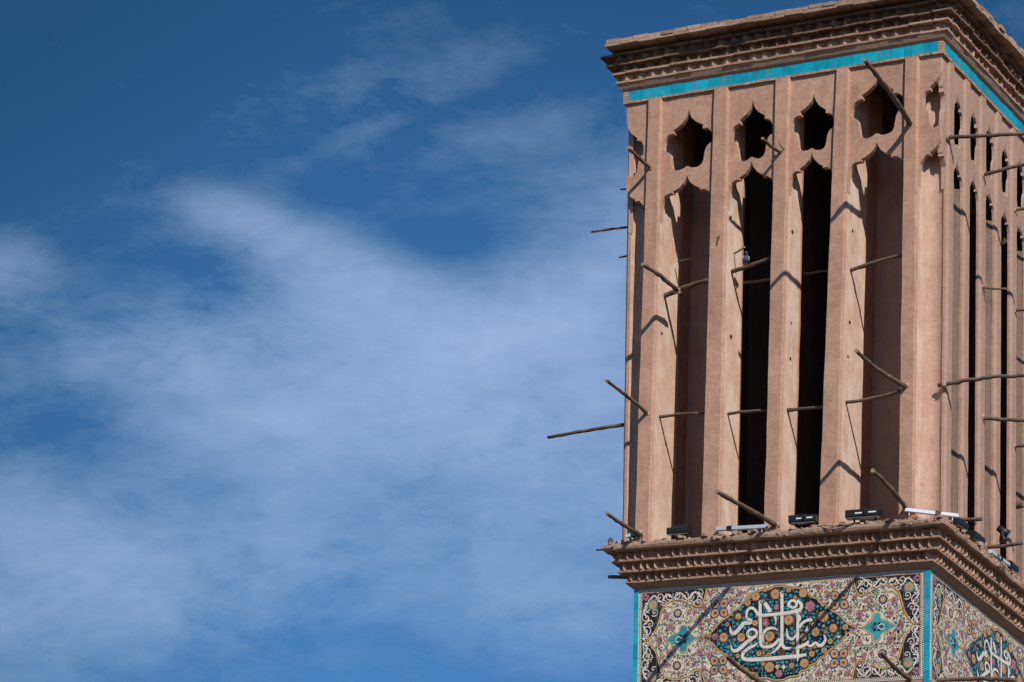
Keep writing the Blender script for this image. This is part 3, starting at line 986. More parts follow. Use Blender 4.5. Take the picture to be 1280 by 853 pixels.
class Mosaic:
    def __init__(self, tf, seed):
        self.tf, self.r = tf, random.Random(seed)
        self.mbs = {}
        self.cur = ('flower_field', 0)

    def part(self, n, k=0):
        self.cur = (n, k)
        self.mbs.setdefault(self.cur, MB())

    def put(self, pts, faces, layer, mat):
        mb = self.mbs.setdefault(self.cur, MB())
        mb.add([self.tf(u, w, layer) for u, w in pts], faces, MOS.index(mat))

    def poly(self, pts, layer, mat):
        tr = tessellate_polygon([[Vector((p[0], p[1], 0)) for p in pts]])
        self.put(pts, [tuple(t) for t in tr], layer, mat)

    def disc(self, x, y, r, layer, mat, n=8, sx=1.0):
        self.put([(x + r * cos(2 * pi * k / n) * sx, y + r * sin(2 * pi * k / n)) for k in range(n)], [tuple(range(n))], layer, mat)

    def stroke(self, pts, layer, mat, w=None, closed=False, sub=6):
        p = crom([tuple(q) if len(q) == 3 else (q[0], q[1], w) for q in pts], sub, closed)
        n = len(p)
        L, Rr = [], []
        for i in range(n):
            a, b = p[(i - 1) % n if closed else max(i - 1, 0)], p[(i + 1) % n if closed else min(i + 1, n - 1)]
            dx, dy = b[0] - a[0], b[1] - a[1]
            l = math.hypot(dx, dy) or 1
            nx, ny = -dy / l, dx / l
            h = max(p[i][2], 0.002) / 2
            L.append((p[i][0] + nx * h, p[i][1] + ny * h))
            Rr.append((p[i][0] - nx * h, p[i][1] - ny * h))
        fs = [(i, i + 1, n + i + 1, n + i) for i in range(n - 1)]
        if closed:
            fs.append((n - 1, 0, n, 2 * n - 1))
        self.put(L + Rr, fs, layer, mat)

    def flower(self, x, y, r, layer, petal, core, n=8, rim=None):
        a0 = self.r.uniform(0, 1)
        if rim:
            self.disc(x, y, r * 1.12, layer - 0.3, rim, 14)
        for k in range(n):
            t = a0 + 2 * pi * k / n
            px, py = x + cos(t) * r * 0.62, y + sin(t) * r * 0.62
            c, s = cos(t), sin(t)
            pw = r * 0.62 * pi / n * 1.25
            pl = r * 0.42
            self.put([(px - c * pl, py - s * pl), (px - s * pw, py + c * pw), (px + c * pl * 0.75 - s * pw * 0.8, py + s * pl * 0.75 + c * pw * 0.8), (px + c * pl, py + s * pl),
                      (px + c * pl * 0.75 + s * pw * 0.8, py + s * pl * 0.75 - c * pw * 0.8), (px + s * pw, py - c * pw)], [(0, 5, 4, 3, 2, 1)], layer, petal)
        self.disc(x, y, r * 0.34, layer + 0.2, core, 8)

    def leaf(self, x, y, r, ang, layer, mat):
        c, s = cos(ang), sin(ang)
        pts = [(-1, 0), (-0.3, 0.5), (-0.1, 1.0), (0.25, 0.45), (1.0, 0.1), (0.4, -0.4), (0.1, -0.9), (-0.35, -0.45)]
        self.put([(x + r * (a * c - b * s), y + r * (a * s + b * c)) for a, b in pts], [tuple(range(8))], layer, mat)

    def spiral(self, x, y, r, ang, turn, layer, mat, w):
        pts = []
        for k in range(15):
            t = k / 14
            rr = r * (1 - t) ** 0.8 + 0.1 * r
            a = ang + turn * t * 2 * pi * 1.25
            pts.append((x + rr * cos(a), y + rr * sin(a), w * (1 - 0.35 * t)))
        self.stroke(pts, layer, mat, sub=2)
        self.disc(pts[-1][0], pts[-1][1], w * 0.75, layer + 0.2, mat, 7)

def mirror4(pts):
    for sx in (1, -1):
        for sy in (1, -1):
            yield [(p[0] * sx, p[1] * sy) + tuple(p[2:]) for p in pts]

def tile_panel(face, smid, stretch, seed):
    base = face_tf(face)
    sg = 1
    tf = lambda u, w, lay: base(smid + u * stretch, INS - 0.0006 - 0.0011 * lay, -1.221 + w)
    mo = Mosaic(tf, seed)
    r = mo.r
    # bed
    bed = MB()
    vs = []
    bed.prism([(smid - HU * stretch, -1.221 - HW), (smid + HU * stretch, -1.221 - HW), (smid + HU * stretch, -1.221 + HW), (smid - HU * stretch, -1.221 + HW)],
              INS + 0.006, INS, lambda s, d, z: base(s, d, z))
    root = bed.build('tile_panel', 'cream', tower)
    # border: white strip with two rows of black squares, gold fillet
    bu, bw = 1.806, HW - 0.004
    iu, iw = 1.757, HW - 0.047
    mo.part('checker_border')
    for (a, b, c, d) in ((-bu, bu, iw, bw), (-bu, bu, -bw, -iw), (-bu, -iu, -iw, iw), (iu, bu, -iw, iw)):
        mo.poly([(a, c), (b, c), (b, d), (a, d)], 0.6, 'white')
    st = 0.0245
    k = 0
    u = -bu + 0.012
    while u < bu - 0.005:
        for row in (0, 1):
            uu = u + (st * 0.5 if row else 0)
            for sgn in (1, -1):
                wv = sgn * (iw + 0.012 + row * 0.019)
                mo.disc(uu, wv, 0.0098, 1.1, 'black', 4)
        u += st
    w_ = -iw + 0.012
    while w_ < iw - 0.006:
        for row in (0, 1):
            ww = w_ + (st * 0.5 if row else 0)
            for sgn in (1, -1):
                uv = sgn * (iu + 0.013 + row * 0.021)
                mo.disc(uv, ww, 0.0098, 1.1, 'black', 4)
        w_ += st
    mo.stroke([(-iu, -iw), (-iu, iw)], 1.3, 'gold', 0.010, sub=1)
    mo.stroke([(iu, -iw), (iu, iw)], 1.3, 'gold', 0.010, sub=1)
    mo.stroke([(-iu, -iw), (iu, -iw)], 1.3, 'gold', 0.008, sub=1)
    mo.stroke([(-iu, iw), (iu, iw)], 1.3, 'gold', 0.008, sub=1)

    # corner spandrels
    mo.part('corner_arabesque')
    sp = crom([tuple(p) for p in M_SPAN], 4)
    sp = [(max(-iu, p[0]), min(iw, max(-0.02, p[1]))) for p in sp]
    spoly = [(-iu, iw), (-iu, sp[0][1])] + sp[1:]
    quarter_sp = spoly
    for qi, q in enumerate(mirror4(spoly)):
        mo.part('corner_arabesque', qi)
        mo.poly(q, 1.4, 'black')
    for qi, q in enumerate(mirror4(M_SPAN)):
        mo.part('corner_arabesque', qi)
        mo.stroke([(p[0], p[1]) for p in q], 2.6, 'gold', 0.018, sub=5)
        mo.stroke([(p[0] * 1.0, p[1]) for p in q], 2.3, 'black', 0.030, sub=5)
    spr = [(-1.70, 0.40, 0.055, 2.0, -1), (-1.705, 0.285, 0.060, 1.0, 1), (-1.655, 0.20, 0.045, 3.0, -1), (-1.70, 0.13, 0.055, 5.0, 1), (-1.70, 0.05, 0.04, 4.0, -1),
           (-1.60, 0.34, 0.045, 4.0, 1), (-1.53, 0.52, 0.055, 3.5, 1), (-1.48, 0.44, 0.04, 2.5, -1), (-1.41, 0.52, 0.05, 0.5, -1), (-1.31, 0.53, 0.048, 3.0, 1),
           (-1.21, 0.50, 0.055, 1.5, -1), (-1.10, 0.50, 0.065, 4.5, 1), (-1.02, 0.53, 0.05, 2.0, -1), (-1.03, 0.43, 0.035, 5.0, 1), (-1.14, 0.43, 0.03, 0.0, 1)]
    for qi, q in enumerate(mirror4(spr)):
        mo.part('corner_arabesque', qi)
        for x, y, rr, a, tn in q:
            mo.spiral(x, y, rr, a, tn, 3.2, 'white', 0.0115)
    vine = [(-1.74, 0.02, 0.014), (-1.69, 0.09, 0.016), (-1.74, 0.19, 0.016), (-1.67, 0.26, 0.018), (-1.74, 0.35, 0.018), (-1.68, 0.47, 0.018), (-1.60, 0.54, 0.018),
            (-1.52, 0.46, 0.018), (-1.44, 0.545, 0.018), (-1.35, 0.50, 0.018), (-1.27, 0.555, 0.018), (-1.17, 0.47, 0.018), (-1.07, 0.555, 0.018), (-0.98, 0.46, 0.014)]
    for qi, q in enumerate(mirror4(vine)):
        mo.part('corner_arabesque', qi)
        mo.stroke(q, 3.0, 'white', sub=4)
    for qi, q in enumerate(mirror4([(M_SQ[0][0], M_SQ[0][1])])):
        mo.part('corner_arabesque', qi)
        x, y = q[0]
        e = 0.058
        mo.poly([(x - e, y - e), (x + e, y - e), (x + e, y + e), (x - e, y + e)], 3.6, 'sage')
        mo.disc(x, y, 0.062, 3.8, 'aqua', 8)
        mo.flower(x, y, 0.05, 4.2, 'gold', 'pink', 5)
    for qi, q in enumerate(mirror4([(-1.72, 0.53)])):
        mo.part('corner_arabesque', qi)
        mo.flower(q[0][0], q[0][1], 0.042, 4.0, 'pink', 'plum', 6)
    cnt = 0
    for _ in range(600):
        x, y = r.uniform(-1.75, -0.93), r.uniform(0, iw)
        if cnt > 42:
            break
        if pip(x, y, quarter_sp):
            cnt += 1
            mt = r.choice(['gold', 'gold', 'gold', 'aqua', 'pink', 'white'])
            rr = r.uniform(0.010, 0.018)
            for qi, q in enumerate(mirror4([(x, y)])):
                mo.part('corner_arabesque', qi)
                mo.leaf(q[0][0], q[0][1], rr, r.uniform(0, 6.28), 3.6, mt)

    # central medallion
    mo.part('medallion')
    half = [tuple(p) for p in M_MED]
    half[0] = (0.972, 0.0)
    full = half + [(-p[0], p[1]) for p in half[::-1][2:]]
    full = full + [(-p[0], -p[1]) for p in full[1:-1]]
    # order: lower right -> lower left -> upper left -> upper right
    low = half + [(-p[0], p[1]) for p in half[::-1] if p[0] > 0.05]
    upr = [(p[0], -p[1]) for p in low[::-1]]
    full = [p for p in low] + [p for p in upr[1:-1]]
    fc = crom(full, 4, True)
    fc = [(p[0], max(-0.568, min(0.568, p[1]))) for p in fc]
    mo.poly(fc, 1.6, 'navy')
    mo.stroke(fc, 2.4, 'gold', 0.016, True, 1)
    mo.stroke([(p[0] * 1.013, p[1] * 1.025) for p in fc], 2.2, 'navy', 0.007, True, 1)
    taken = []
    for x, y, s, _k in M_ROS:
        rr = s / 7.9 * 0.0103 * 0.98
        mo.flower(x, y, rr, 3.4, 'gold', 'pink', 10 if s > 36 else 7, rim='plum' if s > 36 else None)
        taken.append((x, y, rr * 1.15))
    extra = [(-0.05, 0.46, 44), (-0.30, 0.45, 40), (0.30, 0.45, 40), (-0.40, 0.38, 30), (0.12, 0.50, 24), (-0.18, 0.52, 20), (0.20, 0.40, 20), (0.55, 0.30, 20)]
    for x, y, s in extra:
        rr = s / 7.9 * 0.0103
        mo.flower(x, y, rr, 3.4, 'gold', 'pink', 9, rim='plum')
        taken.append((x, y, rr * 1.15))
    for x, y, s in M_PNK:
        rr = s / 7.9 * 0.0103
        mo.flower(x, y, rr, 3.4, 'pink', 'cream', 6)
        mo.disc(x, y, rr * 0.45, 3.9, 'pink', 7)
        taken.append((x, y, rr * 1.1))
    tries = 0
    while tries < 6500:
        tries += 1
        x, y = r.uniform(-0.95, 0.95), r.uniform(-0.55, 0.55)
        rr = r.choice([0.015, 0.021, 0.026, 0.030])
        if not pip(x * 1.02 + (0.012 if x > 0 else -0.012), y * 1.04, fc):
            continue
        if any((x - a) ** 2 + (y - b) ** 2 < (c + rr * 0.88) ** 2 for a, b, c in taken):
            continue
        taken.append((x, y, rr * 0.80))
        t = r.random()
        if t < 0.86:
            mo.leaf(x, y, rr, r.uniform(0, 6.28), 2.8, 'aqua')
        elif t < 0.93:
            mo.flower(x, y, rr, 2.8, 'gold', 'plum', 5)
        else:
            mo.leaf(x, y, rr * 0.8, r.uniform(0, 6.28), 2.8, 'sage')

    # side motifs on the cream field
    mo.part('flower_field')
    keep = []
    for q in mirror4([(-0.760, 0.336)]):
        x, y = q[0]
        for i, (ax, ay) in enumerate(((-1, 1), (1, 1), (-1, -1), (1, -1))):
            cx, cy = x + ax * 0.055, y + ay * 0.052
            big = (i in (1, 2)) == (x * y < 0)
            rr = 0.050
            for sc_, lay, mt in ((1.18, 2.0, 'blue'), (0.92, 2.4, 'gold'), (0.50, 2.8, 'pink'), (0.24, 3.2, 'navy')):
                R_ = rr * sc_
                pts = []
                for k in range(12):
                    t = 2 * pi * k / 12
                    ex = R_ * cos(t); ey = R_ * sin(t)
                    if lay < 2.6 and abs(t - math.atan2(ay, ax) % (2 * pi)) < 0.3:
                        ex *= 1.25; ey *= 1.25
                    pts.append((cx + ex, cy + ey))
                mo.put(pts, [tuple(range(12))], lay, mt)
        mo.flower(x, y, 0.022, 3.4, 'aqua', 'navy', 4)
        keep.append((x, y, 0.125))
    star = [(-1.456, 0.0), (-1.40, 0.035), (-1.345, 0.070), (-1.30, 0.075), (-1.275, 0.100), (-1.272, 0.135), (-1.245, 0.162), (-1.21, 0.165), (-1.178, 0.145),
            (-1.172, 0.108), (-1.165, 0.080), (-1.125, 0.060), (-1.075, 0.020), (-1.022, 0.0)]
    for sx in (1, -1):
        st_ = [(p[0] * sx, p[1]) for p in star] + [(p[0] * sx, -p[1]) for p in star[::-1][1:-1]]
        mo.poly(st_, 2.2, 'aqua')
        mo.stroke(st_, 2.5, 'gold', 0.015, True, 2)
        cx = -1.228 * sx
        for k in range(6):
            t = k * pi / 3
            mo.leaf(cx + 0.055 * cos(t), 0.055 * sin(t) * 0.7, 0.030, t, 3.0, 'navy' if k % 3 else 'blue')
        mo.stroke([(cx - 0.10 * sx, -0.012, 0.006), (cx - 0.06 * sx, 0.03, 0.012), (cx, 0.0, 0.008)], 3.4, 'white')
        mo.stroke([(cx - 0.10 * sx, -0.012, 0.006), (cx - 0.06 * sx, -0.035, 0.012), (cx, 0.0, 0.008)], 3.4, 'white')
        for dx, dy in ((0, 0.115), (0, -0.115), (-0.10, 0.0), (-0.06, 0.05), (-0.06, -0.05)):
            mo.disc(cx + dx * sx * 1.1, dy, 0.011, 3.2, 'sage', 6)
        keep.append((cx, 0, 0.10)); keep.append((cx, 0.1, 0.08)); keep.append((cx, -0.1, 0.08)); keep.append((cx - 0.14 * sx, 0, 0.06)); keep.append((cx + 0.13 * sx, 0, 0.06))
    for q in mirror4([(-1.298, 0.312)]):
        x, y = q[0]
        mo.flower(x, y, 0.058, 2.6, 'blue', 'white', 10)
        mo.flower(x, y, 0.036, 3.2, 'gold', 'gold', 8)
        keep.append((x, y, 0.068))
    for q in mirror4([(-1.124, 0.135), (-1.40, 0.385)]):
        mo.stroke([(q[0][0] - 0.015, q[0][1] + 0.028, 0.006), (q[0][0] - 0.03, q[0][1], 0.018), (q[0][0], q[0][1] - 0.028, 0.006)], 2.6, 'blue', sub=3)
        mo.disc(q[0][0], q[0][1], 0.016, 2.8, 'gold', 7)
        mo.stroke([(q[1][0] - 0.04, q[1][1], 0.006), (q[1][0], q[1][1] + 0.015, 0.026), (q[1][0] + 0.04, q[1][1] - 0.01, 0.008)], 2.6, 'gold', sub=3)
        keep += [(q[0][0], q[0][1], 0.04), (q[1][0], q[1][1], 0.04)]
    for q in mirror4([(-1.396, 0.150, 0.046), (-1.438, 0.291, 0.042), (-1.527, 0.02, 0.036), (-1.010, 0.165, 0.045), (-0.93, 0.03, 0.02), (-1.16, 0.30, 0.022), (-0.89, 0.20, 0.036),
                      (-0.62, 0.42, 0.034), (-0.50, 0.50, 0.040), (-0.88, 0.52, 0.036), (-0.66, 0.53, 0.03), (-1.08, 0.31, 0.03), (-0.95, 0.36, 0.034)]):
        for x, y, rr in q:
            mo.flower(x, y, rr, 2.6, 'pink', 'plum', 5)
            mo.disc(x + r.uniform(-.3, .3) * rr, y + rr * 0.35, rr * 0.42, 3.1, 'pink', 6)
            for k in range(4):
                a_ = r.uniform(0, 6.28)
                mo.leaf(x + cos(a_) * rr * 1.15, y + sin(a_) * rr * 1.15, rr * 0.45, a_, 2.2, 'sage' if k else 'plum')
            keep.append((x, y, rr * 1.15))
    def free(x, y, rr):
        ax, ay = -abs(x), abs(y)
        if ay > iw - rr or pip(ax, ay, quarter_sp) or pip(ax - 0.02, ay + 0.02, quarter_sp) or pip(x, y, fc) or pip(x * 0.975, y * 0.93, fc):
            return False
        if ax < -1.74 or (ax < -1.66 and ay < 0.03):
            return False
        return not any((x - a) ** 2 + (y - b) ** 2 < (c + rr * 0.72) ** 2 for a, b, c in keep)
    tries = 0
    while tries < 26000:
        tries += 1
        x, y = r.uniform(-1.74, 1.74), r.uniform(-iw, iw)
        rr = r.choice([0.008, 0.011, 0.015, 0.019, 0.024, 0.028])
        if not free(x, y, rr):
            continue
        keep.append((x, y, rr * 0.62))
        t = r.random()
        if t < 0.62:
            mo.leaf(x, y, rr, r.uniform(0, 6.28), 1.8, 'sage')
        elif t < 0.76:
            mo.flower(x, y, rr * 0.9, 1.8, 'gold', 'plum', 5)
        elif t < 0.88:
            mo.leaf(x, y, rr * 0.9, r.uniform(0, 6.28), 1.8, 'plum')
        elif t < 0.91:
            mo.flower(x, y, rr * 0.9, 1.8, 'pink', 'plum', 5)
        else:
            mo.disc(x, y, rr * 0.7, 1.8, 'navy', 6)
    # writing
    mo.part('calligraphy')
    strokes = []
    for k, st_ in enumerate(M_TXT):          # a stroke that crosses itself is laid as two
        if k == 2:
            strokes += [st_[:8], st_[6:]]
        elif k == 10:
            strokes += [st_[:4], st_[3:]]
        else:
            strokes.append(st_)
    for k, st_ in enumerate(strokes):
        mo.stroke([(a, b, c * 0.84 + 0.010) for a, b, c in st_], 4.2 + 0.05 * k, 'navy', sub=5)
        mo.stroke([(a, b, c * 0.84) for a, b, c in st_], 5.6 + 0.06 * k, 'white', sub=5)
    for x, y in M_DIA:
        mo.disc(x, y, 0.031, 6.2, 'white', 4)
    mo.disc(0.755, -0.090, 0.017, 6.2, 'white', 8)
    mo.part('tile_joint')
    u = -iu
    while u < iu:
        mo.stroke([(u, -bw), (u + r.uniform(-.002, .002), 0), (u, bw)], 7.4, 'grout', 0.0032, sub=1)
        u += 0.195 / stretch
    for wv in (-0.40, -0.20, 0.0, 0.20, 0.40):
        mo.stroke([(-bu, wv), (0, wv + r.uniform(-.002, .002)), (bu, wv)], 7.6, 'grout', 0.0032, sub=1)
    for (n, _k), mb in mo.mbs.items():
        if mb.v:
            mb.build(n, MOS, root, recalc=False)
    return root

tile_panel('front', 2.0, 1.0, 41)
tile_panel('right', DEP / 2, (DEP / 2 - INS) / HU, 42)

# turquoise corner strips, one glazed tile above the other
for cx, cy, sx, sy in ((0, 0, -1, 1), (-4, 0, 1, 1), (0, DEP, -1, -1)):
    mb = MB()
    z = -0.600
    while z > -4.2:
        h = 0.165 + rnd.uniform(-0.01, 0.01)
        w = 0.050
        o = INS - 0.010 + rnd.uniform(-0.0015, 0.0015)
        x0, x1 = sorted((cx + sx * o, cx + sx * (INS + w)))
        y0, y1 = sorted((cy + sy * o, cy + sy * (INS + 0.030)))
        mb.box(x0, x1, y0, y1, z - h + 0.005, z, 0, W)
        z -= h
    mb.build('corner_tile_strip', 'turq', tower)

# ------------------------------------------------------------------ timber poles built into the masonry
POLES = [
    ["F", [-0.365, -0.04, 4.686], [-0.254, -1.748, 4.783], 0.03],
    ["F", [-1.977, -0.04, 4.576], [-1.997, -0.544, 4.557], 0.02],
    ["F", [-3.66, -0.04, 4.62], [-3.654, -0.691, 4.627], 0.024],
    ["F", [-3.29, -0.04, 2.993], [-3.296, -0.998, 2.987], 0.026],
    ["F", [-3.652, -0.04, 1.501], [-3.638, -1.195, 1.519], 0.022],
    ["F", [-0.37, -0.04, 1.502], [-0.417, -1.452, 1.451], 0.026],
    ["F", [-1.976, -0.04, -0.007], [-2.035, -1.6, -0.085], 0.028],
    ["F", [-3.69, -0.04, 0.009], [-3.706, -0.984, -0.014], 0.024],
    ["F", [-0.363, -0.04, 0.055], [-0.295, -1.212, 0.135], 0.026],
    ["F", [-2.079, 0.14, -1.837], [-2.08, -1.165, -1.84], 0.03],
    ["F", [-0.365, 0.14, -1.83], [-0.34, -0.817, -1.797], 0.026],
    ["L", [-4.04, 0.258, 4.018], [-4.568, 0.255, 4.024], 0.018],
    ["L", [-4.04, 0.225, 3.633], [-4.177, 0.226, 3.63], 0.016],
    ["L", [-4.04, 0.264, 4.52], [-4.187, 0.26, 4.528], 0.014],
    ["L", [-4.04, 0.208, 1.481], [-5.092, 0.227, 1.429], 0.026],
    ["L", [-3.97, 0.17, -0.413], [-4.224, 0.166, -0.401], 0.03],
    ["L", [-4.04, -0.305, -0.21], [-4.163, -0.303, -0.217], 0.016],
    ["R", [0.04, 0.195, 4.547], [0.935, 0.227, 4.473], 0.026],
    ["R", [0.04, 1.345, 4.512], [0.541, 1.333, 4.54], 0.026],
    ["R", [0.04, 2.458, 4.475], [0.141, 2.459, 4.473], 0.02],
    ["R", [0.04, 0.167, 1.548], [0.964, 0.17, 1.541], 0.026],
    ["R", [0.04, 1.397, 1.556], [0.522, 1.413, 1.509], 0.026],
    ["R", [0.04, 2.487, 1.552], [0.139, 2.487, 1.552], 0.022],
    ["R", [0.04, 1.342, 3.122], [0.32, 1.361, 3.074], 0.016],
    ["R", [0.04, 2.47, 3.213], [0.139, 2.475, 3.202], 0.018],
    ["R", [0.04, 0.613, 0.109], [0.325, 0.618, 0.093], 0.028],
    ["R", [0.04, 1.529, 0.063], [0.486, 1.527, 0.069], 0.028],
    ["R", [-0.14, 0.438, -1.797], [0.822, 0.448, -1.832], 0.03],
    ["R", [0.04, 2.605, 0.87], [0.1, 2.604, 0.874], 0.05]]

def pole(a, b, rad, seed, inset=0.12, bend=0.028, hook=False):
    r = random.Random(seed)
    a, b = Vector(a), Vector(b)
    d = (b - a).normalized()
    a0 = a - d * inset
    ln = (b - a0).length
    n = max(5, int(ln / 0.06))
    side = d.cross(Vector((0.2, 0.1, 1))).normalized()
    up2 = d.cross(side)
    ph = r.uniform(0, 6)
    pts, rads = [], []
    for i in range(n + 1):
        t = i / n
        sb = bend * ln * sin(pi * t) * r.uniform(0.7, 1.1)
        off = side * (sb * cos(ph)) + up2 * (sb * sin(ph))
        off += side * r.uniform(-1, 1) * 0.003 + up2 * r.uniform(-1, 1) * 0.003
        if i in (0, n):
            off = Vector((0, 0, 0))
        pts.append(a0 + d * ln * t + off)
        k = 1.0 + 0.13 * noise.noise(Vector((seed * 2.1, t * ln * 6, 0)))
        if r.random() < 0.18:
            k *= 1.16
        k *= 1 + 0.05 * r.uniform(-1, 1)
        rads.append(rad * k * (1.10 - 0.22 * t))
    mb = MB()
    mb.tube(pts, rads, 9, 0, 1, W)
    if r.random() < 0.35 and ln > 0.6:
        i = r.randrange(n // 3, n - 1)
        p = pts[i]
        q = p + (side * r.uniform(-1, 1) + up2 * r.uniform(-1, 1) + d * 0.6).normalized() * rad * 2.6
        mb.tube([p, q], [rad * 0.45, rad * 0.3], 6, 0, 1, W)
    return mb.build('wooden_pole', ['wood', 'woodend'], tower)

EXT = {16: 0}
for i, (face, a, b, rad) in enumerate(POLES):
    a, b = Vector(a), Vector(b)
    if face == 'R' and b.x > 0.08 and i not in (23, 26, 28):
        # the poles that run out of the picture go on to their full length
        L = {17: 1.35, 18: 1.25, 20: 1.2, 21: 1.15, 24: 0.8, 22: 0.9, 19: 0.9}.get(i)
        if L:
            b = a + (b - a).normalized() * L
    pole(a, b, rad * (0.98 if face == 'F' else 0.80), 50 + i, inset=0.10)
    if face in 'FR' and i not in (9, 10, 27, 28):
        d = (b - a).normalized()
        r = random.Random(900 + i)
        mb = MB()
        p0 = a - d * (0.0 if face == 'F' else 0.012) * 1.0
        sd1 = d.cross(Vector((0, 0, 1))).normalized()
        sd2 = d.cross(sd1)
        n = 11
        rings = []
        for dd, k in ((-0.03, 1.0), (0.004, 1.0), (0.016, 0.72)):
            rings.append([W(*(p0 + d * dd + (sd1 * cos(2 * pi * q / n) + sd2 * sin(2 * pi * q / n)) * rad * 1.75 * k * (0.8 + 0.45 * noise.noise(Vector((q * 0.8, i * 1.3, 0)))))) for q in range(n)])
        mb.add([v for rg in rings for v in rg], [(a_ * n + q, a_ * n + (q + 1) % n, (a_ + 1) * n + (q + 1) % n, (a_ + 1) * n + q) for a_ in range(2) for q in range(n)] + [tuple(2 * n + q for q in range(n))])
        mb.build('mortar_collar', 'plaster' if face == 'F' else 'side', tower)

BARS = [((-3.595, 0.2, 3.030), (-2.885, 0.0, 3.098), 0.033), ((-3.455, 0.4, 3.548), (-3.024, 0.3, 3.527), 0.012),
        ((-3.60, 0.15, 1.508), (-2.90, 0.1, 1.477), 0.020), ((-2.69, 0.12, 1.451), (-2.11, 0.1, 1.429), 0.020),
        ((-2.66, 0.15, 3.230), (-2.12, 0.05, 3.300), 0.026), ((-2.70, 0.22, 3.47), (-2.482, 0.1, 3.496), 0.011),
        ((-2.70, 0.5, 3.216), (-2.05, 0.45, 3.215), 0.018), ((-1.92, 0.12, 1.42), (-1.40, 0.1, 1.410), 0.021),
        ((-1.16, 0.15, 3.055), (-0.40, 0.02, 3.120), 0.022), ((-1.19, 0.12, 1.445), (-0.42, 0.03, 1.488), 0.021),
        ((-1.99, 0.5, 3.229), (-1.33, 0.5, 3.236), 0.014)]
for i, (a, b, rad) in enumerate(BARS):
    pole(a, b, rad * 0.92, 150 + i, inset=0.03, bend=0.03)

# small dark holes left by lost sticks: flat discs on the jambs, hole shade put into their colour
def twig(pts, rad, seed):
    mb = MB()
    mb.tube(pts, rad, 6, 0, 1, W)
    return mb.build('twig', ['wood', 'woodend'], tower)
twig([(-1.93, 0.02, 4.60), (-1.94, -0.12, 4.60), (-1.96, -0.14, 4.66)], 0.008, 1)
twig([(-2.76, 0.01, 3.60), (-2.75, -0.06, 3.62), (-2.72, -0.10, 3.56)], 0.008, 2)

hole_mat, hnt, hbs = new_mat('socket_shade', 0.98, 0.0)  # dark colour imitates the shade inside a hole
hnt.links.new(ramp(hnt, mnoise(hnt, 30), [(0.3, (0.03, 0.018, 0.013)), (0.7, (0.07, 0.04, 0.03))]), hbs.inputs['Base Color'])
M['socket'] = hole_mat
for i, (x, y, z, sc_) in enumerate([(-3.5625, .13, 2.55, 1), (-2.674, .17, 2.42, 1.3), (-2.674, .10, 3.90, 1), (-1.914, .17, 2.50, .9), (-1.914, .17, 2.07, 1), (-1.914, .14, 3.62, 1),
                                   (-1.206, .17, 2.43, 1), (-1.206, .14, 2.0, 1.1), (-1.206, .18, 3.55, .9)]):
    mb = MB()
    r = random.Random(i)
    n = 9
    pr = [(0.0035, 1.0), (0.002, 0.75), (-0.001, 0.3)]
    k0 = FRONT_P[min(range(5), key=lambda k: abs(FRONT_P[k][1](z) - 4 + CH - x))]
    xs = -4 + k0[1](z) + CH + 0.004
    vs = []
    rr = [r.uniform(0.7, 1.2) for _ in range(n)]
    for k in range(n):
        t = 2 * pi * k / n
        vs.append(W(xs, y + 0.026 * sc_ * cos(t) * rr[k], z + 0.021 * sc_ * sin(t) * rr[k]))
    for k in range(n):
        t = 2 * pi * k / n
        vs.append(W(xs - 0.01, y + 0.026 * sc_ * cos(t) * rr[k], z + 0.021 * sc_ * sin(t) * rr[k]))
    mb.add(vs, [tuple(range(n))] + [(k, (k + 1) % n, n + (k + 1) % n, n + k) for k in range(n)])
    mb.build('pole_socket', 'socket', tower)

# ------------------------------------------------------------------ lamps on the ledge
def basis(loc, yaw, pitch=0.0, roll=0.0):
    m = Matrix.Translation(loc) @ Matrix.Rotation(yaw, 4, 'Z') @ Matrix.Rotation(pitch, 4, 'X') @ Matrix.Rotation(roll, 4, 'Y')
    return lambda x, y, z: m @ Vector((x, y, z))

def rbox(mb, x0, x1, y0, y1, z0, z1, b, mi, tf):
    """box with chamfered long edges (along x)"""
    sec = [(y0 + b, z0), (y1 - b, z0), (y1, z0 + b), (y1, z1 - b), (y1 - b, z1), (y0 + b, z1), (y0, z1 - b), (y0, z0 + b)]
    vs = [tf(x0, y, z) for y, z in sec] + [tf(x1, y, z) for y, z in sec]
    fs = [tuple(range(8))[::-1], tuple(range(8, 16))] + [(k, (k + 1) % 8, 8 + (k + 1) % 8, 8 + k) for k in range(8)]
    mb.add(vs, fs, mi)

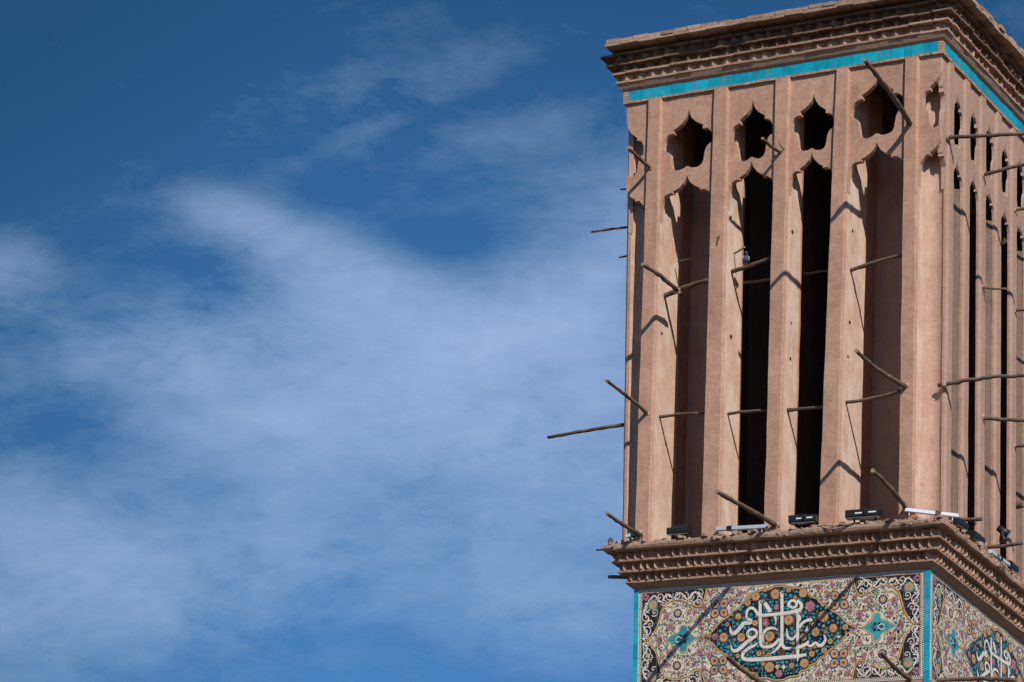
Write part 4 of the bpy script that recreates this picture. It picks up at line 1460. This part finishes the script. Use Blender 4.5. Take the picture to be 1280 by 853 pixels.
def floodlight(at, yaw, pitch, label, w=0.42, two=False, group='floodlights along the ledge'):
    base = W(*at)
    t = thing('floodlight', label, 'floodlight', base, group)
    tf = basis(base + Vector((0, 0, 0.13)), yaw, pitch)
    h, d = 0.075, 0.14
    mb = MB()
    if two:
        rbox(mb, -w / 2, -0.03, -d, d * 0.6, -h, h, 0.02, 0, tf)
        rbox(mb, 0.03, w / 2, -d, d * 0.6, -h * 0.9, h * 0.8, 0.02, 0, tf)
        rbox(mb, -0.05, 0.05, -d * 0.5, d * 0.5, -h * 0.7, h * 1.3, 0.01, 0, tf)
    else:
        rbox(mb, -w / 2, w / 2, -d, d * 0.5, -h, h * 0.7, 0.025, 0, tf)
        rbox(mb, -w * 0.22, w * 0.42, -d * 0.5, d * 0.9, h * 0.5, h * 1.35, 0.015, 0, tf)
    body = mb.build('housing', 'blackmetal', t)
    mb = MB()
    for k in range(11):
        x = -w * 0.44 + w * 0.88 * k / 10
        mb.box(x - 0.004, x + 0.004, d * 0.5, d * 0.85, -h * 0.7, h * 0.6, 0, tf)
    mb.build('cooling_fin', 'blackmetal', body)
    mb = MB()
    mb.box(-w * 0.45, w * 0.45, -d * 0.9, d * 0.3, -h - 0.004, -h + 0.002, 0, tf)
    mb.build('lens', 'glass', t)
    mb = MB()
    b2 = basis(base, yaw)
    for sx in (-1, 1):
        mb.box(sx * w * 0.30 - 0.012, sx * w * 0.30 + 0.012, -0.02, 0.02, -0.03, 0.09, 0, b2)
        mb.tube([b2(sx * w * 0.3, 0, 0.0), b2(sx * w * 0.3, -0.05, -0.03)], 0.01, 6)
    mb.box(-w * 0.34, w * 0.34, -0.025, 0.025, -0.04, -0.022, 0, b2)
    mb.build('bracket', 'blackmetal', t)
    if two:
        for a, b, c in ((-0.22, -0.02, 0.0), (0.16, 0.38, 0.004)):
            mb = MB()
            mb.box(w * a, w * b, -d - 0.003, -d + 0.001, c - 0.012, c + 0.012, 0, tf)
            mb.build('sticker', 'label', body)
    return t

floodlight((-3.185, -0.085, -0.075), radians(4), radians(6), 'black floodlight on the ledge under the leftmost wide arch', 0.42)
floodlight((-1.600, -0.085, -0.065), radians(4), radians(4), 'black floodlight with white stickers under the third wide arch from the left', 0.52, True)
floodlight((-0.845, -0.085, -0.062), radians(4), radians(2), 'wide black twin floodlight with two white stickers under the rightmost front arch', 0.66, True)
floodlight((0.075, 0.44, -0.075), radians(84), radians(6), 'black floodlight tucked just round the corner under the end of the white light bar', 0.44)
floodlight((0.075, 0.98, -0.075), radians(86), radians(8), 'black box floodlight alone on the side ledge, second from the corner', 0.44)
floodlight((0.075, 2.16, -0.075), radians(90), radians(8), 'small black floodlight far along the side ledge beyond the grey light bar', 0.34)

def light_bar(a, b, label, mat, r=0.036, clamp=0.35, lift=0.0):
    A, B = W(*a), W(*b)
    mid = (A + B) / 2
    base = Vector((mid.x, mid.y, min(A.z, B.z) - 0.05))
    t = thing('light_bar', label, 'light bar', base, 'linear light bars along the ledge')
    d = (B - A)
    ln = d.length
    yaw = math.atan2(d.y, d.x)
    el = math.asin(d.z / ln)
    m = Matrix.Translation(mid) @ Matrix.Rotation(yaw, 4, 'Z') @ Matrix.Rotation(-el, 4, 'Y')
    tf = lambda x, y, z: m @ Vector((x, y, z))
    mb = MB()
    rbox(mb, -ln / 2, ln / 2, -r, r, -r * 0.95, r * 0.95, 0.008, 0, tf)
    mb.build('housing', mat, t)
    for x in (-ln / 2 - 0.008, ln / 2):
        mb = MB()
        mb.box(x, x + 0.008, -r * 0.95, r * 0.95, -r * 0.9, r * 0.9, 0, tf)
        mb.build('end_cap', 'whitemetal', t)
    mb = MB()
    mb.box(-ln * 0.47, ln * 0.47, -r * 0.7, r * 0.7, r * 0.95, r * 0.95 + 0.004, 0, tf)
    mb.build('lens', 'glass', t)
    mb = MB()
    for k in (clamp,):
        x = -ln / 2 + ln * k
        mb.box(x - 0.05, x + 0.05, -r - 0.006, r + 0.006, -r - 0.004, r + 0.006, 0, tf)
        for dx in (-0.03, 0.03):
            mb.tube([tf(x + dx, 0, r), tf(x + dx, r * 0.7, r + 0.03), tf(x + dx * 0.4, r * 1.2, r - 0.02)], 0.007, 5)
    mb.build('clamp', 'blackmetal', t)
    for k in (0.08, 0.36, 0.64, 0.9):
        x = -ln / 2 + ln * k
        mb = MB()
        mb.box(x - 0.008, x + 0.008, -0.012, 0.012, -r - 0.06, -r, 0, tf)
        mb.build('foot', 'whitemetal', t)
    return t

light_bar((-2.706, -0.09, -0.012), (-2.065, -0.09, -0.030), 'long grey-blue light bar with black clamp on the front ledge under the second arch', 'alu', 0.036, 0.26)
light_bar((-0.345, -0.095, 0.030), (0.195, 0.17, 0.000), 'long white light bar running across the front corner of the ledge', 'whitemetal', 0.036, 0.62)
light_bar((-3.870, -0.10, -0.012), (-3.700, -0.06, 0.030), 'short silver light bar at the left end of the front ledge beside a pole', 'alu', 0.034, 0.5)
light_bar((0.118, 1.42, -0.035), (0.135, 1.98, -0.030), 'dull grey light bar lying along the side ledge', 'alu', 0.036, 0.55)

def spot(base, yaw, label, k=1.0):
    t = thing('spotlight', label, 'spotlight', base)
    tf0 = basis(base, yaw)
    mb = MB()
    mb.tube([tf0(0, 0, 0.02 * k), tf0(0, 0, 0.15 * k)], [0.085 * k, 0.075 * k], 12)
    mb.build('base', 'blackmetal', t)
    mb = MB()
    for s in (-1, 1):
        mb.box(s * 0.115 * k - 0.008, s * 0.115 * k + 0.008, -0.02, 0.02, 0.10 * k, 0.30 * k, 0, tf0)
    mb.box(-0.115 * k, 0.115 * k, -0.02, 0.02, 0.145 * k, 0.165 * k, 0, tf0)
    mb.build('bracket', 'blackmetal', t)
    tf = basis(Vector(tf0(0, 0, 0.27 * k)), yaw, radians(35))
    mb = MB()
    mb.tube([tf(0, 0.13 * k, 0), tf(0, -0.02 * k, 0), tf(0, -0.15 * k, 0)], [0.07 * k, 0.085 * k, 0.10 * k], 14)
    h = mb.build('head', 'blackmetal', t)
    mb = MB()
    mb.tube([tf(0, -0.152 * k, 0), tf(0, -0.158 * k, 0)], 0.088 * k, 14)
    mb.build('lens', 'glass', h)
    return t

pb = W(0.235, 1.529, 0.066) + Vector((0, 0, 0.035))
spot(pb, radians(110), 'black round spotlight on a bracket standing on the lowest side pole', 0.85)
spot(W(-4.085, -0.085, -0.088), radians(30), 'tiny black spotlight on the far left corner of the ledge', 0.34)

# cables
def cable(pts, label, rad=0.008, group=None):
    w = [W(*p) for p in pts]
    org = w[0].copy()
    q = crom([tuple(p) for p in w], 6)
    mb = MB()
    mb.tube(q, rad, 6)
    o = mb.build('cable', 'cable', None, origin=org)
    o['label'] = label
    o['category'] = 'cable'
    if group:
        o['group'] = group
    return o
cable([(-1.45, -0.10, -0.085), (-1.38, -0.135, -0.095), (-1.30, -0.165, -0.135), (-1.18, -0.172, -0.155), (-1.05, -0.166, -0.13), (-0.95, -0.14, -0.09), (-0.90, -0.10, -0.075)],
      'thick black cable sagging over the ledge between the two right front floodlights', 0.010)
cable([(-1.42, -0.12, -0.088), (-1.32, -0.150, -0.092), (-1.20, -0.158, -0.11), (-1.08, -0.155, -0.10), (-0.98, -0.12, -0.084)],
      'thin black cable lying on the ledge just above the thick sagging one', 0.006)
cable([(0.10, 0.47, -0.085), (0.155, 0.50, -0.10), (0.172, 0.52, -0.16), (0.165, 0.53, -0.24), (0.10, 0.53, -0.30), (0.085, 0.54, -0.36), (0.055, 0.55, -0.42), (0.03, 0.56, -0.50), (-0.03, 0.57, -0.56), (-0.11, 0.58, -0.62), (-0.128, 0.60, -0.8)],
      'thin dark cable hanging down the side cornice from the corner floodlight', 0.006)
cable([(0.12, 1.72, -0.085), (0.165, 1.74, -0.12), (0.172, 1.75, -0.20), (0.10, 1.76, -0.29), (0.09, 1.76, -0.36), (0.045, 1.77, -0.44), (0.03, 1.78, -0.52), (-0.02, 1.79, -0.56), (-0.11, 1.80, -0.62)],
      'thin dark cable hanging down the side cornice from the grey side light bar', 0.006)

# loose orange brick on the ledge
mb = MB()
bc = W(-0.22, -0.115, -0.062)
tfb = basis(bc, 0.4, 0.1)
vs = [tfb(*p) for p in [(-.07, -.035, -.03), (-.065, -.03, .025), (-.06, .04, -.03), (-.055, .035, .03), (.075, -.03, -.03), (.05, -.03, .03), (.07, .04, -.03), (.055, .03, .035)]]
mb.add(vs, [(0, 1, 3, 2), (4, 6, 7, 5), (0, 4, 5, 1), (2, 3, 7, 6), (0, 2, 6, 4), (1, 5, 7, 3)])
o = mb.build('brick_fragment', 'orange', None, origin=bc)
o['label'] = 'broken orange brick lying on the ledge below the white light bar'
o['category'] = 'brick'

# ------------------------------------------------------------------ pigeon
def pigeon(at, yaw):
    loc = W(*at)
    t = thing('pigeon', 'slate blue pigeon perched on the pole inside the second tall arch', 'pigeon', loc)
    tf = basis(loc, yaw)
    def lathe(mb, sts, mi=0, seg=12, flat=1.0):
        vs = []
        for (x, y, z, rx, rz) in sts:
            for k in range(seg):
                a = 2 * pi * k / seg
                vs.append(tf(x + rx * cos(a), y, z + rz * sin(a)))
        fs = [(i * seg + k, i * seg + (k + 1) % seg, (i + 1) * seg + (k + 1) % seg, (i + 1) * seg + k) for i in range(len(sts) - 1) for k in range(seg)]
        fs += [tuple(range(seg))[::-1], tuple((len(sts) - 1) * seg + k for k in range(seg))]
        mb.add(vs, fs, mi, True)
    mb = MB()
    # beak side is -y; body, neck and head in one skin
    lathe(mb, [(0, 0.15, 0.030, 0.012, 0.008), (0, 0.10, 0.055, 0.036, 0.028), (0, 0.04, 0.085, 0.056, 0.048), (0, -0.02, 0.105, 0.062, 0.058), (0, -0.055, 0.125, 0.052, 0.055),
               (0, -0.072, 0.155, 0.036, 0.036), (0, -0.078, 0.185, 0.028, 0.026), (0, -0.092, 0.205, 0.027, 0.026), (0, -0.112, 0.208, 0.022, 0.020), (0, -0.126, 0.204, 0.009, 0.008)])
    mb.build('body', 'feather', t)
    for s in (-1, 1):
        mb = MB()
        vs = []
        for (y, z, w, h) in [(-0.045, 0.125, 0.012, 0.030), (0.0, 0.110, 0.018, 0.042), (0.06, 0.085, 0.015, 0.034), (0.12, 0.062, 0.010, 0.018), (0.175, 0.045, 0.003, 0.005)]:
            xo = 0.052 if y < 0.05 else 0.052 - (y - 0.05) * 0.30
            for k in range(8):
                a = 2 * pi * k / 8
                vs.append(tf(s * (xo + w * cos(a)), y, z + h * sin(a)))
        fs = [(i * 8 + k, i * 8 + (k + 1) % 8, (i + 1) * 8 + (k + 1) % 8, (i + 1) * 8 + k) for i in range(4) for k in range(8)] + [tuple(range(8))[::-1], tuple(range(32, 40))]
        mb.add(vs, fs, 0, True)
        mb.build('wing', 'featherw', t)
    mb = MB()
    mb.add([tf(*p) for p in [(-.018, .12, .040), (.018, .12, .040), (.03, .24, .012), (-.03, .24, .012), (-.018, .12, .032), (.018, .12, .032), (.03, .24, .006), (-.03, .24, .006)]],
           [(0, 1, 2, 3), (4, 7, 6, 5), (0, 4, 5, 1), (1, 5, 6, 2), (2, 6, 7, 3), (3, 7, 4, 0)])
    mb.build('tail', 'featherd', t)
    mb = MB()
    mb.tube([tf(0, -0.120, 0.203), tf(0, -0.136, 0.199), tf(0, -0.148, 0.193)], [0.008, 0.005, 0.001], 6)
    mb.build('beak', 'beak', t)
    for s in (-1, 1):
        mb = MB()
        mb.tube([tf(s * 0.0225, -0.103, 0.212), tf(s * 0.028, -0.103, 0.212)], [0.006, 0.004], 7)
        mb.build('eye', 'eye', t)
        mb = MB()
        mb.tube([tf(s * 0.020, 0.0, 0.06), tf(s * 0.020, -0.004, 0.004)], 0.005, 6)
        for dx in (-0.012, 0, 0.012):
            mb.tube([tf(s * 0.020, -0.004, 0.004), tf(s * 0.020 + dx, -0.030, 0.003)], [0.004, 0.002], 5)
        mb.build('leg', 'leg', t)
    return t
pigeon((-2.475, 0.115, 3.255 + 0.022), radians(28))
